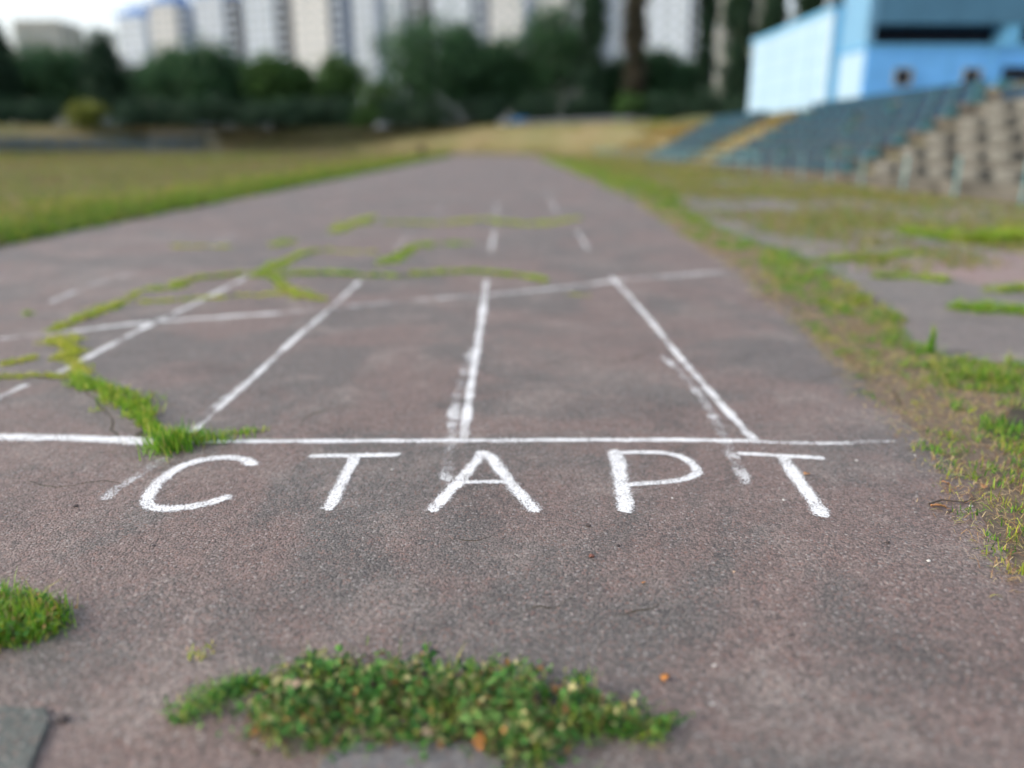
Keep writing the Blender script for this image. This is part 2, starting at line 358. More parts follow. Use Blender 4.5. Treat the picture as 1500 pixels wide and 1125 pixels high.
def chalk(name, cover, col=(.80, .81, .82)):
    m = NT(name)
    at = m.n('ShaderNodeAttribute', attribute_name='edge').outputs['Fac']
    nz = m.noise(210, 3, .75)
    v = m.vor(135)
    blot = m.noise(11, 3, .6)
    e = m.ramp(at, 0, .72, -.55, .22)
    a = m.math('ADD', e, m.math('MULTIPLY', m.math('SUBTRACT', nz, .5), 2.1))
    a = m.math('ADD', a, m.math('MULTIPLY', m.math('SUBTRACT', .40, v), .9))
    a = m.math('ADD', a, m.math('MULTIPLY', m.math('SUBTRACT', blot, .5), 1.5 if cover < .7 else .8))
    a = m.math('ADD', a, m.math('MULTIPLY', m.math('SUBTRACT', m.noise(2.6, 3, .6), .46), 1.6 if cover < .95 else .3))
    a = m.math('ADD', a, (cover - .80)*.9)
    al = m.math('MULTIPLY', m.ramp(a, -.16, .22), min(1.0, .35 + cover*.66))
    tr = m.n('ShaderNodeBsdfTransparent')
    mx = m.n('ShaderNodeMixShader')
    m.l(al, mx.inputs[0]); m.l(tr.outputs[0], mx.inputs[1]); m.l(m.p.outputs[0], mx.inputs[2])
    m.l(mx.outputs[0], m.out.inputs[0])
    c = m.mix(m.ramp(nz, .3, .6), tuple(x*.72 for x in col), col)
    return m.done(c, .95, m.bump(nz, .5, .003))
CHALK = {}
def chalk_for(c):
    k = round(c, 2)
    if k not in CHALK: CHALK[k] = chalk('chalk_%d' % round(k*100), k)
    return CHALK[k]

def blade_mat(name, trans=.35):
    m = NT(name)
    c = m.n('ShaderNodeVertexColor', layer_name='tint').outputs['Color']
    m.done(c, .55)
    tl = m.n('ShaderNodeBsdfTranslucent'); m.l(c, tl.inputs[0])
    mx = m.n('ShaderNodeMixShader'); mx.inputs[0].default_value = trans
    m.l(m.p.outputs[0], mx.inputs[1]); m.l(tl.outputs[0], mx.inputs[2]); m.l(mx.outputs[0], m.out.inputs[0])
    return m.mat
MAT['grass'] = blade_mat('grass_blades')
MAT['leaf'] = blade_mat('leaves', .28)

def plain(name, col, rough=.7, var=.12, scale=3, bump=.3, metal=0, stretch=None):
    m = NT(name)
    c = m.mix(m.ramp(m.noise(scale, 5, .65, stretch), .35, .65), tuple(x*(1-var) for x in col), tuple(min(1, x*(1+var)) for x in col))
    return m.done(c, rough, m.bump(m.noise(scale*8, 4, .6), bump, .01), metal)
MAT['concrete'] = plain('weathered_concrete', (.36, .33, .27), .9, .25, 1.6)
MAT['old_concrete'] = plain('dark_old_concrete', (.085, .078, .066), .95, .4, 1.3)
MAT['block'] = plain('pale_bench_block', (.135, .135, .122), .9, .35, 1.1)
MAT['step'] = plain('dark_step', (.094, .090, .078), .95, .4, 1.3)  # darker than the bench blocks, so the gaps between them read dark
MAT['blue_plank'] = plain('navy_blue_plank', (.013, .042, .078), .6, .35, 2.5)
MAT['teal_metal'] = plain('turquoise_paint', (.17, .33, .34), .55, .18, 4)
MAT['teal_dark'] = plain('dark_teal_paint', (.06, .19, .22), .6, .25, 4)
MAT['pale_blue'] = plain('pale_blue_render', (.14, .30, .46), .85, .05, .7)
MAT['white_blue'] = plain('white_blue_render', (.31, .45, .58), .85, .05, .7)
MAT['blue_wall'] = plain('bright_blue_render', (.15, .43, .86), .85, .07, .6)
MAT['blue_grey'] = plain('blue_grey_cladding', (.075, .19, .30), .6, .08, .5)
MAT['mid_blue'] = plain('mid_blue_render', (.15, .42, .68), .85, .07, .6)
MAT['dark'] = plain('dark_interior', (.012, .016, .028), .8, .2, 1)
MAT['glass'] = plain('dark_glass', (.03, .04, .06), .15, .3, 1, 0)
MAT['bark'] = plain('bark', (.07, .055, .045), .95, .35, 3, .8, 0, (1, 1, .2))
MAT['panel'] = plain('pale_facade_panel', (.48, .55, .635), .85, .06, .12)  # distance haze mixed into the facade panel colours, paler and bluer
MAT['panel2'] = plain('grey_facade_panel', (.43, .49, .57), .85, .06, .12)
MAT['panel3'] = plain('cream_facade_panel', (.52, .53, .53), .85, .06, .12)
MAT['shaft2'] = plain('blue_grey_shaft', (.20, .24, .31), .9, .1, .2)
MAT['shaft'] = plain('grey_brown_shaft', (.17, .175, .185), .9, .1, .2)
MAT['attic'] = plain('blue_attic', (.18, .30, .55), .8, .1, .2)
MAT['far_panel'] = plain('grey_green_facade', (.38, .38, .34), .9, .08, .15)
MAT['win'] = plain('far_window_glass', (.24, .29, .35), .2, .4, .6, 0)
MAT['frame'] = plain('window_frame', (.62, .63, .62), .6, .1, 3, 0)
MAT['white'] = plain('white_paint', (.75, .76, .76), .5, .06, 4)
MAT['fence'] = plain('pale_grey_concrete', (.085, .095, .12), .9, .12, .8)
MAT['car_blue'] = plain('blue_car_paint', (.03, .17, .40), .25, .05, 3, 0)
MAT['car_white'] = plain('white_car_paint', (.75, .76, .78), .25, .03, 3, 0)
MAT['rubber'] = plain('rubber', (.015, .015, .016), .8, .1, 5, 0)
MAT['stone_dark'] = plain('dark_stone', (.075, .062, .06), .9, .3, 60)
MAT['stone_pale'] = plain('pale_stone', (.55, .54, .52), .9, .15, 60)
MAT['stone_red'] = plain('reddish_stone', (.15, .07, .055), .9, .3, 60)
MAT['dry_leaf'] = plain('dry_leaf', (.42, .22, .10), .8, .35, 40)
MAT['orange_leaf'] = plain('orange_leaf', (.52, .21, .05), .8, .3, 40)
MAT['tan_leaf'] = plain('tan_leaf', (.55, .40, .26), .8, .25, 40)
MAT['post_dark'] = plain('dark_post', (.03, .035, .03), .8, .2, 4)

# ---------------------------------------------------------------- the setting: terrain bowl, track, pitch, paving
CX, CY, RAD = -43.0, 95.0, 54.5           # the far curve's centre; the bank's foot runs at RAD from the stadium's spine
SPINE_END = -60.0
def bowl_path(n_arc=64):
    """(x, y, nx, ny) round the stadium's spine: right side, far curve, left side, near curve"""
    out = []
    for y in np.linspace(SPINE_END, CY, 40)[:-1]: out.append((CX, y, 1.0, 0.0))
    for a in np.linspace(0, math.pi, n_arc): out.append((CX, CY, math.cos(a), math.sin(a)))
    for y in np.linspace(CY, SPINE_END, 24)[1:-1]: out.append((CX, y, -1.0, 0.0))
    for a in np.linspace(math.pi, 2*math.pi, 32)[:-1]: out.append((CX, SPINE_END, math.cos(a), math.sin(a)))
    return out
def smooth(a, b, x):
    t = min(1, max(0, (x-a)/(b-a))); return t*t*(3-2*t)
def rim(y):                                # (bank width, bank height) by how far ahead it is
    k = smooth(72, 125, y)
    return 6.0 + 4.0*k, 3.0 + 1.5*k
def bank_point(a, d):
    """point on the far curve at angle a, d metres up from the foot"""
    x, y = CX + math.cos(a)*(RAD+d), CY + math.sin(a)*(RAD+d)
    w, h = rim(CY + math.sin(a)*RAD)
    return x, y, h*min(1, max(0, d/w))
path = bowl_path()
ts = [0, .12, .3, .5, .7, .88, 1.0]
ext = [1.5, 3.5, 7, 18, 40, 120, 500, 3500]
V, Fc, Mi = [], [], []
rows = [(-30.0, None), (-6.0, None)] + [(t, 'b') for t in ts] + [(e, 'o') for e in ext]
for (sx, sy, nx, ny) in path:
    w, h = rim(sy + ny*RAD)
    for t, k in rows:
        if k is None: d, z = t, -.002
        elif k == 'b':
            d = w*t; z = -.002 + h*(t + (0 if t in (0, 1) else .05*math.sin(t*math.pi))) + (0 if t in (0, 1) or sy < 72 else random.uniform(-.1, .1))
        else: d, z = w + t, h + (smooth(0, 5, t)*.85 if h < 4 else 0) + smooth(6, 60, t)*(4.8 - h - (.85 if h < 4 else 0))
        V.append((sx + nx*(RAD+d), sy + ny*(RAD+d), z))
nr, npth = len(rows), len(path)
for i in range(npth):
    j = (i+1) % npth
    for k in range(nr-1):
        Fc.append((i*nr+k, i*nr+k+1, j*nr+k+1, j*nr+k)); Mi.append(0 if k < 2 else (1 if k < 8 else 2))
Fc.append(tuple(i*nr for i in range(npth))); Mi.append(0)
me = bpy.data.meshes.new('terrain'); me.from_pydata(V, [], Fc)
for k in ('infield', 'bank', 'upland'): me.materials.append(MAT[k])
me.polygons.foreach_set('material_index', Mi)
me.update()
bm = bmesh.new(); bm.from_mesh(me); bmesh.ops.recalc_face_normals(bm, faces=bm.faces[:])
if sum(f.normal.z for f in bm.faces) < 0: bmesh.ops.reverse_faces(bm, faces=bm.faces[:])
bm.to_mesh(me); bm.free()
tag(link('terrain', me), 'stadium ground with dry grassy bank rising round the track', kind='structure')

def sheet(name, poly, z, mat, label, parent=None):
    m = bpy.data.meshes.new(name)
    b = bmesh.new()
    b.faces.new([b.verts.new((x, y, z)) for x, y in poly])
    bmesh.ops.recalc_face_normals(b, faces=b.faces[:])
    if b.faces[:][0].normal.z < 0: bmesh.ops.reverse_faces(b, faces=b.faces[:])
    bmesh.ops.triangulate(b, faces=b.faces[:])
    b.to_mesh(m); b.free(); m.materials.append(mat)
    o = link(name, m, parent)
    return tag(o, label, kind='structure') if parent is None else o

def ragged(pts, step, amp):
    out = []
    for (x0, y0), (x1, y1) in zip(pts[:-1], pts[1:]):
        L = math.hypot(x1-x0, y1-y0); n = max(1, int(L/step))
        for k in range(n):
            t = k/n; s = 0 if k == 0 and not out else 1
            out.append((x0+(x1-x0)*t + s*random.uniform(-amp, amp), y0+(y1-y0)*t + s*random.uniform(-amp, amp)))
    out.append(pts[-1]); return out

edge_r = [(1.5, -6), (1.52, .6)] + TRACK_RIGHT + [(3.2, 26), (3.4, 40), (3.5, 60), (3.5, CY)]
edge_r = ragged(edge_r[:3], .3, .01) [:-1] + ragged(edge_r[2:-3], .06, .016) + edge_r[-3:]
arc_o = [(CX + 46.5*math.cos(a), CY + 46.5*math.sin(a)) for a in np.linspace(0, math.pi*.95, 40)][1:]
arc_i = [(CX + 36.5*math.cos(a), CY + 36.5*math.sin(a)) for a in np.linspace(math.pi*.95, 0, 40)]
edge_l = ragged([(-6.5, CY-.5), (-6.5, 40)], 2, .12) + ragged([(-6.5, 40), (-6.45, 8), (-6.4, 3), (-6.4, -6)], .4, .05)[1:]
sheet('running_track', edge_r + arc_o + arc_i + edge_l, 0.0, MAT['track'], 'worn grey mauve asphalt running track with cracks')
pitch_edge = [(-6.55, -40), (-6.55, CY)] + [(CX + 36.4*math.cos(a), CY + 36.4*math.sin(a)) for a in np.linspace(0, math.pi, 40)][1:] + [(-79.4, -40)]
sheet('pitch', pitch_edge, -.001, MAT['pitch'], 'dry brown and green football pitch left of the track')
inner = [(2.3, -6), (2.4, 2)] + BAND_OUT + [(4.6, 22), (5.0, 34), (5.4, 60), (5.2, 88)]
side = sheet('side_pavement', ragged(inner, .25, .03) + [(10.2, 88), (10.2, -6)], -.001, MAT['side'], 'cracked grey side paving between the verge and the stand')
def slab(name, pts, z0, z1, mat, parent=None, jit=.012, step=.09):
    m = MB(); p = ragged(list(pts) + [pts[0]], step, jit)[:-1]; m.prism(p, z0, z1)
    return m.build(name, mat, parent, bevel=.004)
slab('paving_slab', PAVE_A, -.03, .006, MAT['side'], side)
slab('paving_slab', PAVE_B, -.03, .008, MAT['pink'], side)
slab('paving_slab', PAVE_C, -.03, .006, MAT['side'], side)
sheet('bare_soil', ragged(list(SOIL) + [SOIL[0]], .1, .03)[:-1], .000, MAT['soil'], 'bare', side)
tag(slab('stone_slab', SLAB_A, -.03, .012, MAT['slab_green'], jit=.004), 'greenish grey flat slab corner at the bottom left', 'slab')
tag(slab('stone_slab', SLAB_B, -.03, .010, MAT['slab'], jit=.006), 'pale grey flat slab in front of the leafy mat', 'slab')

# ---------------------------------------------------------------- chalk lettering and lane lines
def densify(pts, step):
    P = [Vector((*p, 0)) for p in pts]
    if len(P) == 2: out = [P[0].lerp(P[1], k/8) for k in range(9)]
    else:
        out = []
        for i in range(len(P)-1):
            p0, p1, p2, p3 = P[max(i-1, 0)], P[i], P[i+1], P[min(i+2, len(P)-1)]
            n = max(2, int((p2-p1).length/step))
            for k in range(n):
                t = k/n
                out.append(.5*((2*p1) + (p2-p0)*t + (2*p0-5*p1+4*p2-p3)*t*t + (3*p1-p0-3*p2+p3)*t**3))
        out.append(P[-1])
    return out
def ribbon(name, pts, width, z, mat, parent=None, wob=.08, grow=1.38):
    c = densify(pts, max(.02, min(.12, width)))
    # rounded ends: a short extra row at each end where the edge value falls to 0
    d0 = (c[0]-c[1]).normalized()*width*.45; d1 = (c[-1]-c[-2]).normalized()*width*.45
    c = [c[0]+d0] + c + [c[-1]+d1]
    fr = [0, .16, .5, .84, 1]
    vs, ev, fs = [], [], []
    for i, p in enumerate(c):
        t = (c[min(i+1, len(c)-1)] - c[max(i-1, 0)]).normalized(); nrm = Vector((-t.y, t.x, 0))
        w = width*grow*(1 + random.uniform(-wob, wob))*(.6 if i in (0, len(c)-1) else 1); off = random.uniform(-.04, .04)*width
        for f in fr:
            q = p + nrm*((f-.5)*w + off)
            vs.append((q.x, q.y, z)); ev.append(0 if i in (0, len(c)-1) else min(f, 1-f)*2)
    for i in range(len(c)-1):
        for k in range(4): fs.append((i*5+k, i*5+k+1, (i+1)*5+k+1, (i+1)*5+k))
    me = bpy.data.meshes.new(name); me.from_pydata(vs, [], fs)
    at = me.attributes.new('edge', 'FLOAT', 'POINT'); at.data.foreach_set('value', ev)
    me.materials.append(mat); me.update()
    return link(name, me, parent)

zi = 0
for pts, nm, w, cov, lab in LINES:
    zi += 1
    z = {'worn_line': .0010, 'start_line': .0020}.get(nm, .0015) + (zi % 5)*.0001
    tag(ribbon(nm, pts, w, z, chalk_for(cov), None, .16, 1.22), lab, 'painted line', {'lane_line': 'white lane lines on the track', 'start_line': 'chalk start line pieces', 'stagger_line': 'curved line pieces across the lanes', 'worn_line': 'worn old lines', 'lane_dash': 'far lane dashes'}[nm])
LL = {'C': 'white chalk letter C beside the grass tuft, first of the word', 'T': 'white chalk letter T between the letters C and A, second of the word',
      'A': 'white chalk letter A in the middle of the word', 'P': 'white chalk letter P, fourth of the word, between A and last T',
      'R': 'slanting white chalk letter T nearest the grass verge, last of the word'}
roots = {}
for k, (pts, key, part, w) in enumerate(LETTERS):
    z = .0027 + (k % 3)*.0003
    if key == 'C':
        tag(ribbon('chalk_letter', pts, w, z, chalk_for(.97)), LL[key], 'letter', 'chalk letters of the start word'); continue
    if key not in roots:
        cx = sum(p[0] for p in pts)/len(pts); cy = sum(p[1] for p in pts)/len(pts)
        roots[key] = tag(empty('chalk_letter', (0, 0, 0)), LL[key], 'letter', 'chalk letters of the start word')
    ribbon({'bar': 'crossbar', 'stem': 'stem', 'leg': 'diagonal_stroke', 'bowl': 'bowl'}[part], pts, w, z, chalk_for(.97), roots[key])

# ---------------------------------------------------------------- grass
GREEN = np.array([(.11, .28, .018), (.17, .37, .025), (.07, .19, .016), (.24, .41, .045)])
YEL = np.array([(.44, .46, .045), (.36, .44, .04), (.50, .46, .10), (.27, .38, .04)])
STRAW = np.array([(.42, .30, .15), (.34, .22, .11), (.50, .40, .22), (.27, .15, .08)])
def tints(n, wg, wy, ws):
    w = np.array([wg, wy, ws], float); w /= w.sum()
    pal = [GREEN, YEL, STRAW]
    which = rng.choice(3, n, p=w)
    idx = rng.integers(0, 4, n)
    c = np.stack(pal)[which, idx]
    return np.clip(c*rng.uniform(.75, 1.3, (n, 1)), 0, 1)
def blades(name, xy, h, w, tint, lean=.5, z=0.0, mat=None, parent=None, flat=None, zs=None):
    n = len(xy)
    h = np.broadcast_to(h, n)*rng.uniform(.55, 1.25, n); w = np.broadcast_to(w, n)*rng.uniform(.7, 1.3, n)
    a = rng.uniform(0, 2*np.pi, n); face = a + np.pi/2 + rng.normal(0, .5, n)
    ln = np.abs(rng.normal(0, lean, n)) + .08
    if flat is not None: ln = np.where(flat, rng.uniform(1.1, 1.5, n), ln)
    ln = np.clip(ln, 0, 1.5)
    d = np.stack([np.cos(a), np.sin(a)], 1); s = np.stack([np.cos(face), np.sin(face)], 1)
    base = np.concatenate([xy, np.full((n, 1), z) if zs is None else zs[:, None]], 1)
    def at(t, wid):
        ang = ln*(.5 + .6*t)
        p = base.copy()
        p[:, :2] += d*(h*t*np.sin(ang))[:, None]; p[:, 2] += h*t*np.maximum(np.cos(ang), .06)
        o = np.zeros((n, 3)); o[:, :2] = s*(w*wid/2)[:, None]
        return p - o, p + o
    b0, b1 = at(0, 1.0); m0, m1 = at(.55, .8); t0, _ = at(1.0, 0)
    V = np.stack([b0, b1, m0, m1, t0], 1).reshape(-1, 3)
    i = np.arange(n)*5
    q = np.stack([i, i+1, i+3, i+2], 1); t = np.stack([i+2, i+3, i+4], 1)
    me = bpy.data.meshes.new(name)
    me.vertices.add(5*n); me.vertices.foreach_set('co', V.ravel())
    loops = np.concatenate([q, t], 1).ravel()
    me.loops.add(7*n); me.loops.foreach_set('vertex_index', loops)
    me.polygons.add(2*n)
    me.polygons.foreach_set('loop_start', np.stack([np.arange(n)*7, np.arange(n)*7+4], 1).ravel())
    ca = me.color_attributes.new('tint', 'FLOAT_COLOR', 'POINT')
    c = np.ones((n, 5, 4)); c[:, :, :3] = tint[:, None, :]
    ca.data.foreach_set('color', c.ravel())
    me.materials.append(mat or MAT['grass'])
    me.update(calc_edges=True); me.validate()
    return link(name, me, parent)
def vnoise(x, y, s, seed):
    r = np.random.default_rng(seed); v = 0
    for k in range(6):
        a = r.uniform(0, 2*np.pi); f = s*(1 + k*.55); v = v + np.sin((x*np.cos(a)+y*np.sin(a))*f + r.uniform(0, 6.28) + 1.3*np.sin((x*np.sin(a)-y*np.cos(a))*f*.7 + k))/(1+k*.35)
    return v/3.0
def along(pts, width, n):
    P = np.array([(v.x, v.y) for v in densify(pts, .05)]) if len(pts) > 1 else np.array(pts)
    seg = np.linalg.norm(np.diff(P, axis=0), axis=1); cum = np.concatenate([[0], np.cumsum(seg)])
    s = rng.uniform(0, cum[-1], n); k = np.clip(np.searchsorted(cum, s)-1, 0, len(seg)-1)
    t = (s-cum[k])/seg[k]; p = P[k]*(1-t[:, None]) + P[k+1]*t[:, None]
    dr = (P[k+1]-P[k])/seg[k][:, None]; nr = np.stack([-dr[:, 1], dr[:, 0]], 1)
    prof = .10 + 1.05*np.clip(.38 + 1.1*vnoise(s*1.0, s*0, 7.0/max(cum[-1], .6)**.5, int(abs(pts[0][0])*100) % 97), 0, 1)
    prof = prof*np.minimum(1, np.minimum(s, cum[-1]-s)/(.12*cum[-1]) + .25)
    wander = .30*width*vnoise(s, s*0+1.7, 5.0, 77) + .22*width*vnoise(s, s*0, 14.0, 78)
    return p + nr*(wander + rng.normal(0, .36, n)*width*prof)[:, None], cum[-1]
def inside(poly, x, y):
    poly = np.array(poly); c = np.zeros(len(x), bool); j = len(poly)-1
    for i in range(len(poly)):
        xi, yi = poly[i]; xj, yj = poly[j]
        c ^= ((yi > y) != (yj > y)) & (x < (xj-xi)*(y-yi)/(yj-yi+1e-12)+xi); j = i
    return c

def tufted(c, per, r):
    per_n = rng.poisson(per, len(c)) + 1
    idx = np.repeat(np.arange(len(c)), per_n)
    return c[idx] + rng.normal(0, 1, (len(idx), 2))*r, idx
for pts, w, tone, h, lab in STRIPS:
    far_side = pts[0][0] > 2.5
    w = w*(.9 if far_side else .66 + .35*(tone > .65)); tone = min(1, tone + (0 if far_side else .12))
    dist = sum(p[1] for p in pts)/len(pts)
    k = max(1.0, dist/4.0)                       # farther strips: fewer, broader blades
    _, L = along(pts, w, 4)
    n = int(min(9000, max(60, L*w*13000/k**1.2)))
    cc, _ = along(pts, w*.92, max(4, n//14)); xy, idx = tufted(cc, 13, .016*k**.5); n = len(xy); h = h*rng.uniform(.6, 1.35, len(cc))[idx]
    g = blades('crack_grass', xy, h*.75, .0038*k**.7, tints(n, 1-tone, tone+.12, .05 + .06*tone)*(1.0 if far_side else 1.12), .55)
    tag(g, lab, 'grass', 'grass growing in the cracks', 'stuff')

# open cracks: dark jagged grooves, under the grass and on their own
def jag(pts, width, name='crack'):
    c = densify(pts, .05); vs, fs = [], []; nn = len(c); off = 0
    for i, q in enumerate(c):
        t = (c[min(i+1, nn-1)] - c[max(i-1, 0)]).normalized(); nv = Vector((-t.y, t.x, 0))
        off = off*.75 + random.uniform(-1, 1)*min(.03, width*1.2)
        w = width*random.uniform(.35, 1.3)*min(1, min(i, nn-1-i)/3 + .05)
        a, e = q + nv*(off-w/2), q + nv*(off+w/2)
        vs += [(a.x, a.y, .0005), (e.x, e.y, .0005)]
    for i in range(nn-1): fs.append((2*i, 2*i+1, 2*i+3, 2*i+2))
    me = bpy.data.meshes.new(name); me.from_pydata(vs, [], fs); me.materials.append(MAT['soil']); me.update()
    link(name, me, bpy.data.objects['running_track'])
for pts, w, tone, h, lab in STRIPS:
    if pts[0][0] < 2.5 and len(pts) > 1: jag(pts, min(.10, w*.4))
for pts in CRACKS: jag(pts[0], pts[1])
# the tuft on the start line
n = 500; xy = np.stack([rng.normal(-1.40, .05, n), rng.normal(3.16, .055, n)], 1)
tag(blades('grass_tuft', xy, .085, .0045, tints(n, 1, .15, .03), .55), 'bright green grass tuft on the start line at the letter C', 'grass', kind='stuff')
n = 250; xy = np.stack([rng.normal(-1.29, .07, n), rng.normal(3.235, .03, n)], 1)
blades('blades', xy, .055, .004, tints(n, 1, .2, .03), .6, parent=bpy.data.objects['grass_tuft'])
# the tall single weed on the side paving
n = 40; xy = np.stack([rng.normal(2.62, .012, n), rng.normal(4.72, .012, n)], 1)
tag(blades('tall_weed', xy, .17, .007, tints(n, 1, .1, 0), .08), 'single upright green weed at the verge edge on the side paving', 'weed')

# the left front tuft: blades over a low leafy base
tl = np.array(TUFT_L)
def fill(poly, n):
    p = np.array(poly); lo, hi = p.min(0), p.max(0); out = []
    while sum(map(len, out)) < n:
        q = rng.uniform(lo, hi, (n*2, 2)); out.append(q[inside(poly, q[:, 0], q[:, 1])])
    return np.concatenate(out)[:n]
xy, ti = tufted(fill(TUFT_L, 150), 14, .02)
tuft = tag(blades('grass_tuft', xy, .060*rng.uniform(.45, 1.4, 150)[ti], .0042, tints(len(xy), 1, .22, .14), .65), 'dense bright green grass tuft at the left picture edge', 'grass', kind='stuff')

# verge along the right track edge
def verge(n0, ylo, yhi, kx, name, lab, hgt, wid):
    poly = TRACK_RIGHT + [(3.05, 19), (3.2, 26), (3.5, 60), (3.6, 92), (5.2, 92), (5.4, 60), (5.0, 34), (4.6, 22)] + BAND_OUT[::-1]
    poly = [(1.5, 1.2)] + [(p[0]-.06, p[1]) for p in TRACK_RIGHT] + poly[len(TRACK_RIGHT):] + [(2.6, 3.0), (2.6, 1.2)]
    x = rng.uniform(1.4, 5.6, n0); y = rng.uniform(ylo, yhi, n0)
    ok = inside(poly, x, y)
    x, y = x[ok], y[ok]
    def edge_near(x, y): return np.clip((x - np.interp(y, [p[1] for p in TRACK_RIGHT], [p[0] for p in TRACK_RIGHT]))/(.38 + .02*y), 0, 1)
    # straw and litter lying flat, thickest by the track
    ns = int(len(x)*.55); sx, sy = x[:ns], y[:ns]
    d = vnoise(sx, sy, 3.0, 15); keep = rng.uniform(0, 1, ns) < np.clip(.55 + .45*d, .1, 1)
    sx, sy = sx[keep] - np.abs(rng.normal(0, .05, keep.sum())), sy[keep]; ns = len(sx)
    st = tints(ns, .06, .35, 1.6)*1.12
    # tufts
    tx, ty = x[int(len(x)*.45):], y[int(len(x)*.45):]
    tx, ty = tx[::11], ty[::11]
    d = vnoise(tx, ty, 2.4, 5) + .6*vnoise(tx, ty, 7, 9); near = edge_near(tx, ty)
    keep = rng.uniform(0, 1, len(tx)) < np.clip(-.10 + .70*near + .55*d + .25*np.clip((ty-8)/10, 0, 1), .03, 1)
    tx, ty, d, near = tx[keep], ty[keep], d[keep], near[keep]
    xy, idx = tufted(np.stack([tx, ty], 1), 15, kx)
    n = len(xy); hf = (rng.uniform(.5, 1.3, len(tx))*(.65 + .5*near)*(1 + .3*np.clip(d, -1, 1)))[idx]
    cool = rng.uniform(0, 1, len(tx))[idx]
    t = np.where((cool > .72)[:, None], tints(n, .35, 1, .35)*.82, tints(n, 1, .2, .03)*np.array([.70, .82, 1.0]))
    XY = np.concatenate([xy, np.stack([sx, sy], 1)]); HH = np.concatenate([hgt*hf, np.full(ns, hgt*.95)])
    fl = np.concatenate([np.zeros(n, bool), np.ones(ns, bool)])
    g = blades(name, XY, HH, np.concatenate([np.full(n, wid), np.full(ns, wid*.75)]), np.concatenate([t, st]), .62, flat=fl)
    tag(g, lab, 'grass', 'grass verge beside the track', 'stuff')
verge(190000, 1.3, 6.0, .022, 'verge_grass', 'mixed green and straw grass verge nearest the camera on the right', .050, .0040)
verge(100000, 6.0, 16.0, .035, 'verge_grass', 'yellow green grass verge along the middle right track edge', .06, .008)
verge(70000, 16.0, 92.0, .09, 'verge_grass', 'far light green grass verge along the right track edge', .13, .03)

# patchy weeds over the side paving
n0 = 120000; x = rng.uniform(3.2, 10.6, n0); y = 8 + (rng.uniform(0, 1, n0)**1.7)*80
d = vnoise(x, y*.45, 1.0, 21) + .45*vnoise(x, y*.6, 3.1, 22)
ok = (d > -.14 + rng.normal(0, .3, n0) + .75*np.clip((12-y)/4, 0, 1) - .4*(x > 9.4)) & (x > np.interp(y, [9, 14, 22, 60], [3.3, 3.4, 3.7, 4.6]))
x, y = x[ok], y[ok]; n = len(x)
tag(blades('paving_weeds', np.stack([x, y], 1), .09 + .0012*y, .007 + .0006*y, tints(n, .62, .6, .75)*np.array([.66, .64, .72]), .65), 'patchy green weeds over the side paving before the stand', 'weeds', kind='stuff')

# green fringe along the inner track edge, then the dry pitch
n0 = 90000; y = 5 + (rng.uniform(0, 1, n0)**1.8)*95; off = np.abs(rng.normal(0, 1.9, n0))*(.7 + .3*vnoise(y, y*0, .35, 3))
x = -6.4 - off + rng.normal(0, .1, n0)
t = np.where((rng.uniform(0, 1, n0) < np.clip(off/3.6, 0, .7))[:, None], tints(n0, .2, .5, .7)*.8, tints(n0, 1, .25, .05)*rng.uniform(.35, .92, (n0, 1)))
tag(blades('fringe_grass', np.stack([x, y], 1), (.16 + .001*y)*(1.1 + .5*vnoise(x, y, .8, 31)), .010 + .0009*y, t, .5, z=-.008), 'bright green grass fringe along the left track edge', 'grass', kind='stuff')
n0 = 120000; y = 8 + (rng.uniform(0, 1, n0)**1.5)*115; x = -7.5 - rng.uniform(0, 1, n0)*np.minimum(68, 6 + y*.75)
d = vnoise(x, y, .18, 41) + .5*vnoise(x, y, .7, 42)
ok = rng.uniform(0, 1, n0) < np.clip(.55 + .4*d, .1, 1)
x, y, d = x[ok], y[ok], d[ok]; n = len(x)
t = np.where((d > rng.normal(.05, .5, n))[:, None], tints(n, .9, .45, .15)*.66, tints(n, .14, .40, 1.4)*np.array([.46, .41, .36]))
t = t*np.where(np.sin(y*.35 + .02*x) > .2, 1.0, .82)[:, None]
tag(blades('pitch_grass', np.stack([x, y], 1), .07 + .0007*y, .012 + .0011*y, t, .8, z=-.008), 'dry brown and olive grass over the pitch', 'grass', kind='stuff')
# bank grass on the far curve
n0 = 42000; a = rng.uniform(.05, 2.5, n0); d = rng.uniform(0, 11, n0)
P = np.array([bank_point(aa, dd) for aa, dd in zip(a, d)])
t = np.where((vnoise(P[:, 0], P[:, 1], .15, 51) > rng.normal(-.15, .5, n0))[:, None], tints(n0, .5, .6, .45)*.62, tints(n0, .15, .45, 1.0)*np.array([.56, .54, .48]))
tag(blades('bank_grass', P[:, :2], .28, .12, t, .7, zs=P[:, 2]-.03), 'dry yellow grass on the far curved bank', 'grass', kind='stuff')

